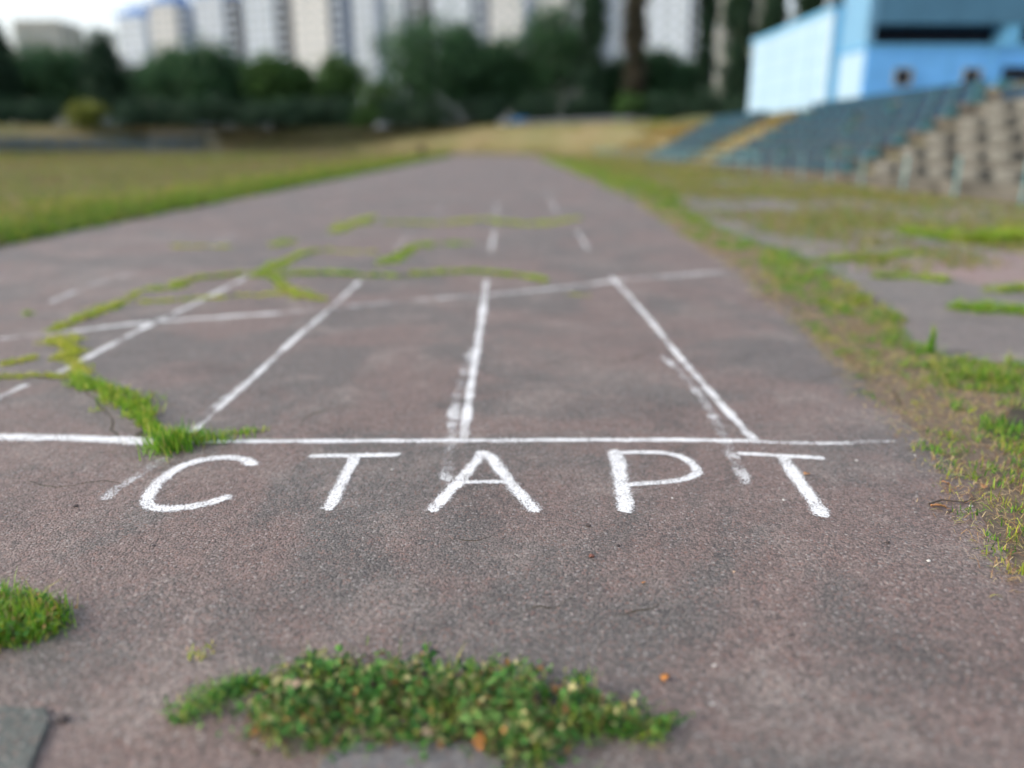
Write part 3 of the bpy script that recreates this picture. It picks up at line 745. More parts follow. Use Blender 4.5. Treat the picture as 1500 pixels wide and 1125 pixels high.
# ---------------------------------------------------------------- the leafy mat in front
LEAFPAL = np.array([(.045, .155, .028), (.065, .215, .034), (.105, .27, .05), (.026, .085, .02), (.16, .31, .075)])
def leaves(name, pos, size, tint, parent=None, up=.75, mat=None):
    """small pointed-oval leaves, folded along the midrib"""
    n = len(pos)
    nrm = rng.normal(0, 1, (n, 3)); nrm[:, 2] = np.abs(nrm[:, 2]) + up; nrm /= np.linalg.norm(nrm, axis=1)[:, None]
    r = rng.normal(0, 1, (n, 3)); u = np.cross(nrm, r); u /= np.linalg.norm(u, axis=1)[:, None]; v = np.cross(nrm, u)
    s = np.broadcast_to(size, n)*rng.uniform(.5, 1.4, n)
    L = [(0, 0, 0), (.38, .30, .08), (.75, .27, .08), (1, 0, -.06), (.75, -.27, .08), (.38, -.30, .08)]
    asp = rng.uniform(.5, 1.1, n)[:, None]
    V = np.stack([pos + (u*a + v*b*asp + nrm*c)*s[:, None] for a, b, c in L], 1).reshape(-1, 3)
    i = np.arange(n)*6
    q = np.concatenate([np.stack([i, i+1, i+2, i+3], 1), np.stack([i, i+3, i+4, i+5], 1)], 1).ravel()
    me = bpy.data.meshes.new(name)
    me.vertices.add(6*n); me.vertices.foreach_set('co', V.ravel())
    me.loops.add(8*n); me.loops.foreach_set('vertex_index', q)
    me.polygons.add(2*n); me.polygons.foreach_set('loop_start', np.arange(2*n)*4)
    ca = me.color_attributes.new('tint', 'FLOAT_COLOR', 'POINT')
    c = np.ones((n, 6, 4)); c[:, :, :3] = tint[:, None, :]; ca.data.foreach_set('color', c.ravel())
    me.materials.append(mat or MAT['leaf']); me.update(calc_edges=True); me.validate()
    return link(name, me, parent)
mat_root = tag(empty('leafy_mat', (0, 0, 0)), 'low leafy green mat plant with orange tipped leaves in the foreground', 'plant')
def mat_h(x, y): return np.clip((.040 + .034*vnoise(x, y, 21, 61) + .018*vnoise(x, y, 50, 62)), .006, .095)
mp = np.array(MAT_OUTLINE)
xy = fill([tuple(p) for p in mp], 4800)
def edge_dist(xy, poly):
    best = np.full(len(xy), 9.0); P = np.array(poly)
    for i in range(len(P)):
        a, b = P[i], P[(i+1) % len(P)]; ab = b-a
        t = np.clip(((xy-a)@ab)/(ab@ab), 0, 1); best = np.minimum(best, np.linalg.norm(xy-(a+t[:, None]*ab), axis=1))
    return best
ed = edge_dist(xy, mp)
xy = xy + rng.normal(0, .016, xy.shape)
hh = mat_h(xy[:, 0], xy[:, 1])*np.clip(.25 + ed/.05, 0, 1)
thin = (hh > .022) | (rng.uniform(0, 1, len(hh)) < .22)
thin &= (ed > .03) | (vnoise(xy[:, 0], xy[:, 1], 60, 66) > -.1); xy, ed, hh = xy[thin], ed[thin], hh[thin]
clump = vnoise(xy[:, 0], xy[:, 1], 30, 63)
z = hh*rng.uniform(0, 1, len(xy))**.55 + .002
tint = LEAFPAL[rng.integers(0, 5, len(xy))]*rng.uniform(.7, 1.25, (len(xy), 1))
top = z > hh*.55
pale = (rng.uniform(0, 1, len(xy)) < .27 + .12*(ed < .04)) & top
tint[pale] = np.array([(.34, .32, .11), (.46, .42, .20), (.38, .20, .07), (.26, .30, .08), (.42, .40, .18)])[rng.integers(0, 5, pale.sum())]
leaves('leaves', np.column_stack([xy, z]), .0205, tint, mat_root)['kind'] = 'stuff'
# leafy sprigs straggling past the outline, with thin grass between
q = np.array(mp); q = q[rng.integers(0, len(q), 34)] + rng.normal(0, .02, (34, 2)); c0 = np.array(mp).mean(0); sp = []
for a in q:
    dr = (a-c0)/np.linalg.norm(a-c0)*np.array([1, .6]); L = rng.uniform(.02, .085); s_ = rng.uniform(-.5, .5)
    for t in np.linspace(0, 1, 9): sp.append((a[0]+dr[0]*L*t + s_*t*t*.04 + rng.normal(0, .004), a[1]+dr[1]*L*t + rng.normal(0, .004), .006 + .018*(1-t)*rng.uniform(.3, 1)))
sp = np.array(sp)
leaves('sprig', sp, .013, LEAFPAL[rng.integers(0, 5, len(sp))]*1.1, mat_root, .4)['kind'] = 'stuff'
gx = fill([tuple(v) for v in mp], 420) + rng.normal(0, .02, (420, 2))
blades('thin_grass', gx, .075, .0028, tints(420, 1, .6, .35), .7, parent=mat_root)['kind'] = 'stuff'
# bare stems running out and under
sb = MB()
for k in range(260):
    i = rng.integers(0, len(xy)); a = rng.uniform(0, 6.28); L = rng.uniform(.03, .09); p = xy[i]
    sb.tube([(p[0], p[1], .004), (p[0]+math.cos(a)*L*.5, p[1]+math.sin(a)*L*.5, hh[i]*.8+.004), (p[0]+math.cos(a)*L, p[1]+math.sin(a)*L, .006)], [.0018, .0014, .0008], 4)
MAT['stem'] = plain('reddish_stem', (.16, .10, .04), .8, .3, 60)
sb.build('stems', MAT['stem'], mat_root)['kind'] = 'stuff'
for R_, nn, ww in ((RUNNER_L, 520, .045), (RUNNER_R, 420, .05)):
    q, _ = along(R_, ww*1.6, nn)
    zz = rng.uniform(.002, .026, nn)
    tt = LEAFPAL[rng.integers(0, 5, nn)]*1.15
    leaves('runner', np.column_stack([q, zz]), .012, tt, mat_root, .4)['kind'] = 'stuff'
    q, _ = along(R_, ww*1.3, 160)
    blades('runner_blades', q, .05, .003, tints(160, 1, .4, .1), .9, parent=mat_root)['kind'] = 'stuff'
xy2 = fill(TUFT_L, 900); ed2 = edge_dist(xy2, TUFT_L)
tt = LEAFPAL[rng.integers(0, 5, 900)]; br = rng.uniform(0, 1, 900) < .12; tt[br] = (.36, .2, .08)
leaves('base_leaves', np.column_stack([xy2 + rng.normal(0, .015, xy2.shape), rng.uniform(.002, .045, 900)]), .016, tt, tuft)['kind'] = 'stuff'

# ---------------------------------------------------------------- pebbles and fallen leaves
def pebble_mesh(k, mat):
    b = bmesh.new(); bmesh.ops.create_icosphere(b, subdivisions=2, radius=1)
    r = random.Random(k)
    ax = [Vector((r.uniform(-1, 1), r.uniform(-1, 1), r.uniform(-1, 1))).normalized() for _ in range(7)]
    for v in b.verts:
        n = v.co.normalized()
        for a in ax:
            d = n.dot(a)
            if d > .72: v.co -= a*(d-.72)*1.1
        v.co.z *= .55
    m = bpy.data.meshes.new('pebble'); b.to_mesh(m); b.free(); m.materials.append(mat); return m
PB = [('stone_red', .011, 'dark reddish pebble below the letter P'), ('stone_dark', .010, 'flat dark pebble just under the foot of letter P'), ('stone_pale', .006, 'small white pebble right of the leafy mat'),
      ('stone_pale', .006, 'tiny white chalk crumb right of the first letter T'), ('stone_dark', .014, 'dark brown pebble beside the greenish slab corner'), ('tan_leaf', .005, 'tiny yellow crumb below the last letters'),
      ('stone_dark', .009, 'small dark pebble at the verge near the picture edge'), ('stone_pale', .008, 'small pale pebble in the right verge edge'), ('stone_dark', .009, 'dark pebble right of and below the last letter'),
      ('stone_pale', .007, 'white pebble near the verge below the last letter'), ('stone_pale', .006, 'pale pebble under the right end of the start line'), ('stone_dark', .006, 'tiny dark pebble below the letter C'),
      ('stone_pale', .005, 'pale crumb behind the right end of the leafy mat'), ('stone_pale', .007, 'white chalk crumb beside the foot of the last letter'), ('stone_pale', .005, 'white crumb below the bowl of letter P'),
      ('stone_dark', .009, 'small dark pebble left of the letter C'), ('stone_dark', .005, 'dark grit stone between C and first T, below'), ('stone_dark', .006, 'dark grit stone at lower right of the track'),
      ('stone_pale', .005, 'pale crumb right of the leafy mat tip'), ('stone_red', .006, 'reddish crumb above the leafy mat middle'), ('stone_dark', .006, 'dark crumb above the leafy mat, next to the reddish one'),
      ('stone_dark', .007, 'dark grit right of the last letter foot'), ('stone_pale', .006, 'pale crumb above right of the last letter'), ('stone_dark', .007, 'dark grit stone right below the letter P foot')]
for k, ((x, y), (mt, s, lab)) in enumerate(zip(PEBBLES, PB)):
    o = link('pebble', pebble_mesh(k, MAT[mt]), None, (x, y, s*.35), random.uniform(0, 6))
    o.scale = (s*random.uniform(.8, 1.3), s, s*.8)
    tag(o, lab, 'pebble', 'loose pebbles and crumbs on the track')
def leaf_obj(x, y, s, mat, lab, z=.002, tilt=.2):
    vs, fs = [], []
    N = 7
    for i in range(N+1):
        t = i/N; w = .34*math.sin(math.pi*min(1, t**.8))*(1 + .12*math.sin(i*2.3)) + .004; c = .12*math.sin(t*3.0)
        vs += [(t-.5, -w, c+.10+.05*math.sin(i*1.7)), (t-.5, 0, c), (t-.5, w, c+.12-.05*math.cos(i*1.3))]
    for i in range(N):
        for k in (0, 1): fs.append((i*3+k, i*3+k+1, i*3+k+4, i*3+k+3))
    m = MB(); m.add(vs, fs); m.tube([(-.5, 0, 0), (-.72, .05, .03)], [.02, .012], 5)
    o = m.build('fallen_leaf', mat, None, True)
    sol = o.modifiers.new('thickness', 'SOLIDIFY'); sol.thickness = .02
    o.location = (x, y, z); o.scale = (s, s, s); o.rotation_euler = (random.uniform(-tilt, tilt), random.uniform(-tilt, tilt), random.uniform(0, 6.28))
    tag(o, lab, 'leaf', 'fallen dry leaves')
LF = [(.018, 'orange_leaf', 'tiny orange dry leaf below the letter P'), (.030, 'orange_leaf', 'curled orange leaf right above the leafy mat tip'), (.035, 'dry_leaf', 'brown dry leaf right of the last letter T'),
      (.034, 'dry_leaf', 'brown dry leaf at the edge of the right verge'), (.034, 'tan_leaf', 'pale tan leaf at the front edge of the leafy mat'), (.05, 'tan_leaf', 'pale pink tan leaf at the lower right of the leafy mat'),
      (.055, 'tan_leaf', 'large tan dry leaf on the left of the leafy mat'), (.05, 'dry_leaf', 'thin dry brown scrap lying before the verge'), (.04, 'dry_leaf', 'brown dry leaf in the right verge grass'), (.04, 'orange_leaf', 'reddish orange leaf at the front of the leafy mat')]
for (x, y), (s, mt, lab) in zip(LEAVES, LF):
    leaf_obj(x, y, s, MAT[mt], lab, z=(.045 if 'on the left of the leafy' in lab else .018 if 'leafy mat' in lab and 'above' not in lab else .004), tilt=.5)
tw = MB(); tw.tube([(1.50, 2.56, .006), (1.56, 2.585, .010), (1.63, 2.57, .008), (1.69, 2.60, .006)], [.003, .0035, .003, .002], 6)
tag(tw.build('twig', MAT['bark']), 'thin dry twig lying at the edge of the right verge', 'twig')

# ---------------------------------------------------------------- the stand
ROWS, TREAD, RISE, FOOT = 7, .80, .44, 11.5
def stand_section(y0, y1, bay, label, planks, bare):
    root = tag(empty('grandstand_section', (FOOT, y0, 0)), label, 'grandstand', 'grandstand sections')
    L = y1-y0
    for r in range(ROWS):
        m = MB(); z1 = (r+1)*RISE - .06
        m.box(r*TREAD, (r+1)*TREAD + (.4 if r == ROWS-1 else 0), 0, L, max(-.05, z1-RISE*2.2), z1)
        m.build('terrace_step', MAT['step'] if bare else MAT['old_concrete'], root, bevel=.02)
    nb = int(L/bay)
    sm = MB()
    if bare: sm.box(0, .40, 0, bay*.64, 0, .32)
    else: sm.box(-.12, .34, 0, .09, 0, .30)
    sme = sm.mesh('bench_support', MAT['block'] if bare else MAT['teal_dark'], bevel=.015)
    pm = MB(); pm.box(0, .17, .02, bay-.02, 0, .05); pme = pm.mesh('bench_plank', MAT['blue_plank'], bevel=.008)
    bk = MB(); bk.box(0, .035, .16, bay-.04, 0, .26); bke = bk.mesh('front_board', MAT['blue_plank'], bevel=.008)
    for r in range(ROWS):
        zt = (r+1)*RISE - .06
        for b in range(nb):
            jx, jy = random.uniform(-.03, .03), random.uniform(-.08, .08)
            so = link('bench_support', sme, root, (r*TREAD + .16 + jx, b*bay + .3 + jy, zt - .005), random.uniform(-.03, .03))
            if bare: so.scale = (1, random.uniform(.94, 1.06), random.uniform(.85, 1.0))
            if (planks or (r == ROWS-1) or (r == ROWS-2 and b > nb*.72)) and random.random() < .93:
                for k in (0, 1): link('bench_plank', pme, root, (r*TREAD + .14 + k*.19, b*bay + .3, zt + .297 + random.uniform(0, .004)), random.uniform(-.008, .008))
                link('front_board', bke, root, (r*TREAD + .12, b*bay + .3, zt + .02), random.uniform(-.01, .01))
    return root
BAY = 1.94
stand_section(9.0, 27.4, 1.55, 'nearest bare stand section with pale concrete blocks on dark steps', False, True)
stand_section(27.6, 45.0, 1.3, 'stand section with dark blue bench planks behind the turquoise posts', True, False)
stand_section(53.0, 66.5, 1.3, 'far small stand section with dark blue benches between dry grass strips', True, False)
# dry grass on the strips beside the sections
def strip_slope(y0, y1, lab):
    n = int((y1-y0)*620); y = rng.uniform(y0, y1, n); x = rng.uniform(FOOT, FOOT+7.2, n); zz = np.clip((x-FOOT)/6.0, 0, 1)*3.0 + .05
    tag(blades('slope_grass', np.stack([x, y], 1), .18, .05, tints(n, .06, .45, 1.2)*np.array([.66, .55, .34]), .8, zs=zz), lab, 'grass', 'dry grass on the right bank', 'stuff')
strip_slope(45.1, 52.9, 'dry yellow grass strip between the two blue bench sections')
strip_slope(66.6, 95, 'dry grass on the right bank beyond the last bench section')

# turquoise railing before the stand
rail = tag(empty('railing', (10.7, 0, 0)), 'turquoise railing posts along the foot of the stand', 'railing')
pm = MB(); pm.box(-.026, .026, -.026, .026, -.05, .92); pm.box(-.034, .034, -.034, .034, .92, .95)
pme = pm.mesh('post', MAT['teal_metal'], bevel=.006)
y = 14.2
ys = []
while y < 96:
    link('post', pme, rail, (random.uniform(-.03, .03), y, 0), 0).rotation_euler = (random.uniform(-.04, .04), random.uniform(-.04, .04), 0)
    ys.append(y); y += 2.55
rb = MB(); rb.tube([(0, ys[0], 0)] and [(0, 0, 0), (0, 2.55, 0)], .025, 8); rbe = rb.mesh('rail', MAT['teal_metal'])
for a in ys:
    if a > 34:
        link('rail', rbe, rail, (0, a, .88)); link('rail', rbe, rail, (0, a, .48))

# ---------------------------------------------------------------- the blue building on top of the stand
GZ = 3.0
bl = tag(empty('stadium_building', (23.3, 56.5, GZ)), 'bright blue and pale blue stadium building above the stand', 'building')
def bpart(name, mb, mat, parent=bl, bevel=.02): return mb.build(name, mat, parent, bevel=bevel)
Z0 = -.3
# wing whose long pale wall faces the track
bpart('pale_wing', MB().box(.05, 9, 4.6, 23.6, Z0, 7.35), MAT['white_blue'])
bpart('wing_parapet', MB().box(-.08, 9.1, 4.45, 23.75, 7.35, 7.62), MAT['mid_blue'])
bpart('corner_pilaster', MB().box(.12, 1.0, 4.25, 4.6, Z0, 7.3), MAT['mid_blue'])
# front block: lower storey, open gallery, upper cladding
front = bpart('front_block', MB().box(.75, 18, 0, 4.55, Z0, 4.45), MAT['blue_wall'])
bpart('side_panel', MB().box(.66, .75, .15, 4.2, Z0, 4.3), MAT['white_blue'])
bpart('floor_band', MB().box(.55, 18.05, -.12, 4.5, 4.45, 4.62), MAT['mid_blue'])
bpart('gallery_back', MB().box(1.2, 17.9, 1.6, 4.5, 4.62, 5.85), MAT['dark'])
bpart('gallery_column', MB().box(.62, 1.15, .0, 4.4, 4.62, 9.2), MAT['pale_blue'])
for xx in (9.75,): bpart('gallery_column', MB().box(xx, xx+1.1, -.02, 1.5, 4.62, 9.2), MAT['mid_blue'])
up = bpart('upper_cladding', MB().box(1.15, 18, -.1, 4.5, 5.85, 8.9), MAT['blue_grey'])
for k in range(14):
    if not (9.4 < 1.2 + k*1.2 < 10.9): bpart('cladding_rib', MB().box(1.2+k*1.2, 1.26+k*1.2, -.14, -.1, 5.9, 8.85), MAT['blue_grey'], up, .005)
bpart('roof_slab', MB().box(.4, 18.3, -.5, 4.9, 8.9, 9.15), MAT['mid_blue'])
for wx in (2.85, 7.45):
    w = bpart('window', MB().box(wx, wx+.95, -.05, .2, 2.1, 3.1).box(wx+.62, wx+.95, -.09, -.05, 2.1, 3.1), [MAT['dark']], front)
    bpart('window_reveal', MB().box(wx+.95, wx+1.12, -.10, .1, 2.07, 3.15), MAT['concrete'], front)
bpart('dark_opening', MB().box(10.0, 14.0, -.05, .3, 2.3, 3.25), MAT['dark'], front)
bpart('lintel', MB().box(10.1, 14.1, -.12, -.05, 3.25, 3.4), MAT['blue_wall'], front)
for wx in (2.85, 7.45):
    bpart('window_frame', MB().box(wx-.08, wx, -.09, .05, 2.05, 3.15).box(wx, wx+.95, -.09, .05, 2.03, 2.1).box(wx, wx+.95, -.09, .05, 3.1, 3.17), MAT['concrete'], front, .005)
for k in range(4): bpart('wall_joint', MB().box(.02, .05, 4.7, 23.5, 1.2+k*1.5, 1.25+k*1.5), MAT['pale_blue'], bl, .004)
for k in range(6): bpart('panel_seam', MB().box(1.0+k*2.7, 1.04+k*2.7, -.02, .0, Z0, 4.4), MAT['mid_blue'], front, .004)
bpart('downpipe', MB().tube([(.0, 4.5, Z0), (.0, 4.5, 7.3)], .07, 8), MAT['frame'], bl, 0)
bpart('downpipe', MB().tube([(9.3, -.1, Z0), (9.3, -.1, 4.4)], .05, 8), MAT['mid_blue'], front, 0)
for k in range(3): bpart('wall_pilaster', MB().box(-.02, .05, 8.6+k*4.6, 8.9+k*4.6, Z0, 7.3), MAT['white_blue'])

# ---------------------------------------------------------------- tower blocks
def window_mesh(w, h):
    m = MB(); m.box(-w/2, w/2, -.02, .05, 0, h, 0)
    t = .10
    m.box(-w/2-t, w/2+t, -.08, .04, -t, 0, 1).box(-w/2-t, w/2+t, -.08, .04, h, h+t, 1)
    m.box(-w/2-t, -w/2, -.08, .04, 0, h, 1).box(w/2, w/2+t, -.08, .04, 0, h, 1).box(-.05, .05, -.07, .03, 0, h, 1)
    return m.mesh('window', [MAT['win'], MAT['frame']])
WIN = window_mesh(1.7, 1.6)
BAL = MB().box(-1.6, 1.6, -1.1, 0, 0, .15).box(-1.6, 1.6, -1.1, -1.02, .15, 1.1).box(-1.6, -1.52, -1.02, 0, .15, 1.1).box(1.52, 1.6, -1.02, 0, .15, 1.1).mesh('balcony', [MAT['panel2']])
FLOOR = 3.0
def tower(x0, x1, y, h, label, shaft='right', mat='panel', attic=True, zb=4.8, win_lo=4, rz=0.0, sw=.28):
    W = x1-x0
    root = tag(empty('apartment_tower', (x0, y, zb), rz), label, 'building', 'apartment towers behind the trees')
    H = h-zb-4.0
    s = W*sw
    a, b = (0, W-s) if shaft == 'right' else (s, W) if shaft == 'left' else (0, W)
    MB().box(a, b, 0, 14, -1, H).build('facade', MAT[mat], root)
    if shaft != 'none':
        c, d = (W-s+.02, W) if shaft == 'right' else (0, s-.02)
        MB().box(c, d, 1.8, 13.9, -1, H-.6).build('balcony_shaft', MAT['shaft' if int(abs(x0)) % 2 else 'shaft2'], root)
        for f in range(win_lo, int(H/FLOOR)):
            o = link('balcony', BAL, root, ((c+d)/2, 1.8, f*FLOOR)); o.scale = (min(1, (d-c)/3.3), 1, 1)
    if attic:
        MB().box(a-.25, b+.25, -.3, 14.2, H, H+1.5).build('attic', MAT['attic'], root)
        MB().box(a+2, b-2, 3, 10, H+1.5, H+4.0).build('roof_house', MAT['attic'], root)
    if b-a > 16:                                        # a recessed stair bay breaks a wide front
        MB().box(a+(b-a)*.46, a+(b-a)*.58, -.9, 0, -1, H+.8).build('stair_bay', MAT['shaft2'], root)
    n = max(2, int((b-a)/3.3))
    for f in range(win_lo, int(H/FLOOR)):
        for k in range(n):
            if (f+1)*FLOOR > H: continue
            link('window', WIN, root, (a + (b-a)*(k+.5)/n, 0, f*FLOOR + .9))
    for k in range(1, n):
        MB().box(a+(b-a)*k/n-.05, a+(b-a)*k/n+.05, -.04, 0, 0, H-.05).build('panel_joint', MAT['panel2'], root)
    return root
def col(px, Y): return (px-737)/1167.0*Y     # bearing of a far thing, metres right of the track at distance Y
TW = [(220, 262, 330, 51.5, 'none', 'pale tower at the left end of the row, lowest with blue roof'), (264, 322, 318, 54, 'right', 'second tower from the left end of the row, blue roofed'),
      (325, 388, 305, 54.6, 'right', 'third tower from the left end of the row'), (391, 452, 290, 54.8, 'right', 'fourth tower from the left, just below the picture top'),
      (456, 532, 275, 57, 'right', 'pale tower left of the big round tree'), (536, 640, 262, 60, 'right', 'wide pale tower right behind the big round tree'),
      (643, 716, 250, 60, 'right', 'pale tower above the middle of the track'), (720, 862, 240, 60, 'right', 'wide pale tower between the round trees and tall poplar'),
      (866, 925, 235, 60, 'none', 'pale tower left of the brown poplar'), (928, 1010, 230, 60, 'right', 'pale tower with window rows right of the brown poplar'), (1014, 1110, 226, 60, 'right', 'pale tower mostly hidden by the dark poplars by the blue building')]
for p0, p1, Y, h, sh, lab in TW:
    tower(col(p0, Y), col(p0, Y) + (col(p1, Y)-col(p0, Y))*1.02, Y, h, lab, sh, 'far_panel' if p0 > 1000 else ['panel', 'panel3', 'panel2'][TW.index((p0, p1, Y, h, sh, lab)) % 3], True, rz=-.40 + .05*((p0 % 7)-3)/3)
tower(col(80, 260), col(142, 260), 260, 41.0, 'grey green slab block standing apart on the left', 'none', 'far_panel', False)
tower(col(-60, 300), col(20, 300), 300, 42.0, 'pale block at the left picture edge', 'right', 'panel', False)
tower(col(148, 380), col(196, 380), 380, 46.0, 'low distant pale block in the gap left of the tower row', 'none', 'panel2', False)

# ---------------------------------------------------------------- trees
def tree(px, Y, top, rx, kind, label, group='trees along the far rim', tone=0, low=None, trunk_h=None, seed=0, zb=4.5, name='broadleaf_tree'):
    r = np.random.default_rng(100+seed); X = col(px, Y)
    root = tag(empty(name, (X, Y, zb)), label, 'tree', group)
    H = top - zb
    lo = H*(.16 if low is None else low)
    n_cl = {'round': 165, 'poplar': 190, 'bush': 70}[kind]
    C = []
    lobes = [(r.uniform(-.45, .45), r.uniform(-.45, .45), r.uniform(.3, .85), r.uniform(.5, .8)) for _ in range(8)]
    while len(C) < n_cl:
        p = r.uniform(-1, 1, 3)
        if kind == 'poplar':
            t = (p[2]+1)/2; rad = (math.sin(math.pi*min(1, t*.72+.27)))**.5*(.86 + .14*math.sin(t*17+seed))
            if math.hypot(p[0], p[1]) > rad: continue
            C.append((p[0]*rx, p[1]*rx, lo + t*(H-lo)*.97))
        else:
            t = (p[2]+1)/2
            ok = any(((p[0]-a)**2 + (p[1]-b)**2 + ((t-c)*1.5)**2) < s*s for a, b, c, s in lobes) and p[0]**2+p[1]**2 + (p[2])**2 < 1.02
            if ok: C.append((p[0]*rx, p[1]*rx, lo + t*(H-lo)*.96))
    C = np.array(C)
    per = 46
    cs = (rx*.24 if kind != 'poplar' else rx*.34)
    P = np.repeat(C, per, 0) + r.normal(0, 1, (len(C)*per, 3))*np.array([cs, cs, cs*.8])
    P = P[(P[:, 2] > lo*.6)]
    n = len(P)
    base = np.array([[(.042, .108, .046), (.030, .082, .038), (.060, .140, .056)], [(.055, .125, .035), (.075, .155, .035), (.044, .10, .03)], [(.10, .085, .06), (.075, .066, .05), (.055, .06, .04)], [(.16, .19, .03), (.12, .15, .025), (.20, .22, .04)], [(.028, .066, .038), (.020, .050, .030), (.038, .080, .042)]][tone])  # crown tones lifted towards blue-green, standing in for haze in the air
    t = base[r.integers(0, 3, n)]*np.repeat(r.uniform(.55, 1.5, len(C)), per)[:n, None]
    leaves('crown', P, .74 if kind != 'bush' else .55, t, root, .1)
    m = MB(); th = H*(.8 if kind == 'poplar' else .55); r0 = max(.12, H*.016)
    m.tube([(0, 0, -.4), (.05, .02, th*.3), (-.1, .1, th*.65), (.05, 0, th)], [r0*1.25, r0, r0*.7, r0*.25], 8)
    m.build('trunk', MAT['bark'], root, True)
    for k in range(5):
        c = C[r.integers(0, len(C))]; z0 = min(th*.9, c[2]*.55)
        MB().tube([(0, .02, z0), (c[0]*.5, c[1]*.5, (z0+c[2])*.5+.2), (c[0], c[1], c[2])], [r0*.5, r0*.3, r0*.08], 6).build('limb', MAT['bark'], root, True)
    return root
TR = [ # px, distance, top height, radius, kind, label, tone
 (-28, 158, 18.3, 6.0, 'round', 'broad dark tree at the left picture edge', 0),
 (14, 168, 18.7, 5.5, 'round', 'dark round tree second from the left picture edge', 0),
 (52, 160, 23.4, 2.2, 'poplar', 'slim poplar before the grey green block', 0),
 (92, 172, 21.1, 6.0, 'round', 'bluish green round tree below the grey green block', 0),
 (140, 165, 18.4, 5.5, 'round', 'round tree right of the grey green block', 0),
 (195, 160, 21.6, 3.0, 'poplar', 'pointed tree in the sky gap left of the tower row', 0),
 (236, 168, 15.9, 5.0, 'round', 'round tree under the left end tower', 0),
 (285, 160, 17.5, 5.0, 'round', 'dark tree left of the tall bushy one', 0),
 (335, 158, 19.4, 5.8, 'round', 'tall bushy tree under the third tower', 0),
 (385, 166, 16.4, 4.6, 'round', 'dark tree right of the tall bushy one', 0),
 (418, 156, 16.8, 3.6, 'round', 'narrow green tree with pointed top under the fourth tower', 1),
 (450, 160, 16.2, 3.6, 'round', 'green tree before the gap with the pale tower foot', 1),
 (515, 172, 18.2, 4.6, 'round', 'lower green tree left of the big round tree', 1),
 (566, 154, 12.3, 3.5, 'bush', 'low light green bushy tree before the big round tree', 1),
 (628, 156, 22.9, 9.0, 'round', 'big round dark green tree left of the track middle', 0),
 (682, 164, 23.5, 3.6, 'round', 'slim dark tree right of the big round tree', 0),
 (728, 160, 20.7, 5.4, 'round', 'dark tree with pointed top above the end of the track', 0),
 (765, 170, 18.5, 4.6, 'round', 'lower dark tree between two taller ones', 0),
 (805, 158, 25.6, 6.2, 'round', 'tall dark tree with bushy top right of the track middle', 0),
 (858, 152, 38, 1.7, 'poplar', 'tall narrow dark poplar reaching out of the picture, leftmost', 0),
 (890, 160, 16.2, 5.0, 'round', 'dark round tree left of the brown poplar foot', 0),
 (916, 150, 40, 1.45, 'poplar', 'tall brownish narrow poplar reaching out of the picture', 2),
 (948, 158, 18.6, 4.6, 'round', 'dark round tree right of the brown poplar', 0),
 (985, 162, 15.7, 4.6, 'round', 'lower dark tree below the pale tower windows', 0),
 (1013, 150, 38, 1.1, 'poplar', 'narrow dark poplar right of the pale tower windows', 0),
 (1056, 146, 38, 2.2, 'poplar', 'broad dark poplar left of the blue building', 0),
 (1100, 140, 36, 1.7, 'poplar', 'dark poplar right behind the corner of the blue building', 0),
 (1080, 150, 13.6, 4.0, 'round', 'low dark tree at the corner of the blue building', 0),
 (1150, 138, 34, 2.2, 'poplar', 'dark poplar behind the pale wall of the blue building', 0),
 (1200, 145, 33, 2.4, 'poplar', 'poplar farthest right, behind the blue building roof', 0),
]
for k, (px, Y, top, rx, kind, lab, tone) in enumerate(TR):
    tree(px, Y, top, rx, kind, lab, tone=4 if kind == 'poplar' and tone == 0 else tone, seed=k, name='poplar_tree' if kind == 'poplar' else 'broadleaf_tree')
BU = [(163, 150, 9.6, 3.0, 'yellow green bush at the tree foot on the left', 3), (912, 146, 11.0, 2.4, 'light green bush at the foot of the brown poplar', 1),
      (545, 150, 9.0, 2.2, 'small green bush left of the light bushy tree', 1), (35, 150, 9.5, 4, 'dark bush at the left edge under the trees', 0), (100, 152, 9.5, 4, 'dark bush under the grey green block', 0),
      (440, 150, 9.8, 3.4, 'dark bush right of the fourth tower bush', 0), (478, 151, 10.0, 3.0, 'dark bush in the gap with the pale tower foot', 0), (510, 151, 10.2, 3.4, 'dark bush left of the small green bush', 0), (345, 151, 10.5, 3.6, 'dark bush between the tall bushy tree and its right neighbour', 0), (262, 151, 10.2, 3.2, 'dark bush under the left end tower', 0),(590, 152, 10.5, 3.6, 'dark bush under the left side of the big round tree', 0),
      (225, 150, 9.5, 4, 'dark bush right of the yellow green bush', 0), (300, 150, 9.5, 4.4, 'dark bush under the tall bushy tree', 0), (390, 150, 9.3, 3.6, 'dark bush under the fourth tower', 0),
      (640, 150, 9.5, 4.5, 'dark bush under the big round tree', 0), (715, 150, 10, 4.2, 'dark bush above the end of the track', 0), (790, 150, 10.5, 4.6, 'dark bush under the tall bushy topped tree', 0),
      (850, 148, 10.5, 3.6, 'dark bush under the leftmost tall poplar', 0), (965, 146, 10.5, 4.0, 'dark bush right of the light green bush', 0), (1025, 143, 10.5, 4.2, 'dark bush left of the blue building', 0), (1075, 138, 10, 3.2, 'dark bush at the foot of the blue building corner', 0)]
for k, (px, Y, top, rx, lab, tone) in enumerate(BU):
    top -= 1.3
    tree(px, Y, top, rx, 'bush', lab, 'bushes under the far trees', tone or 4, .02, seed=60+k, name='bush')

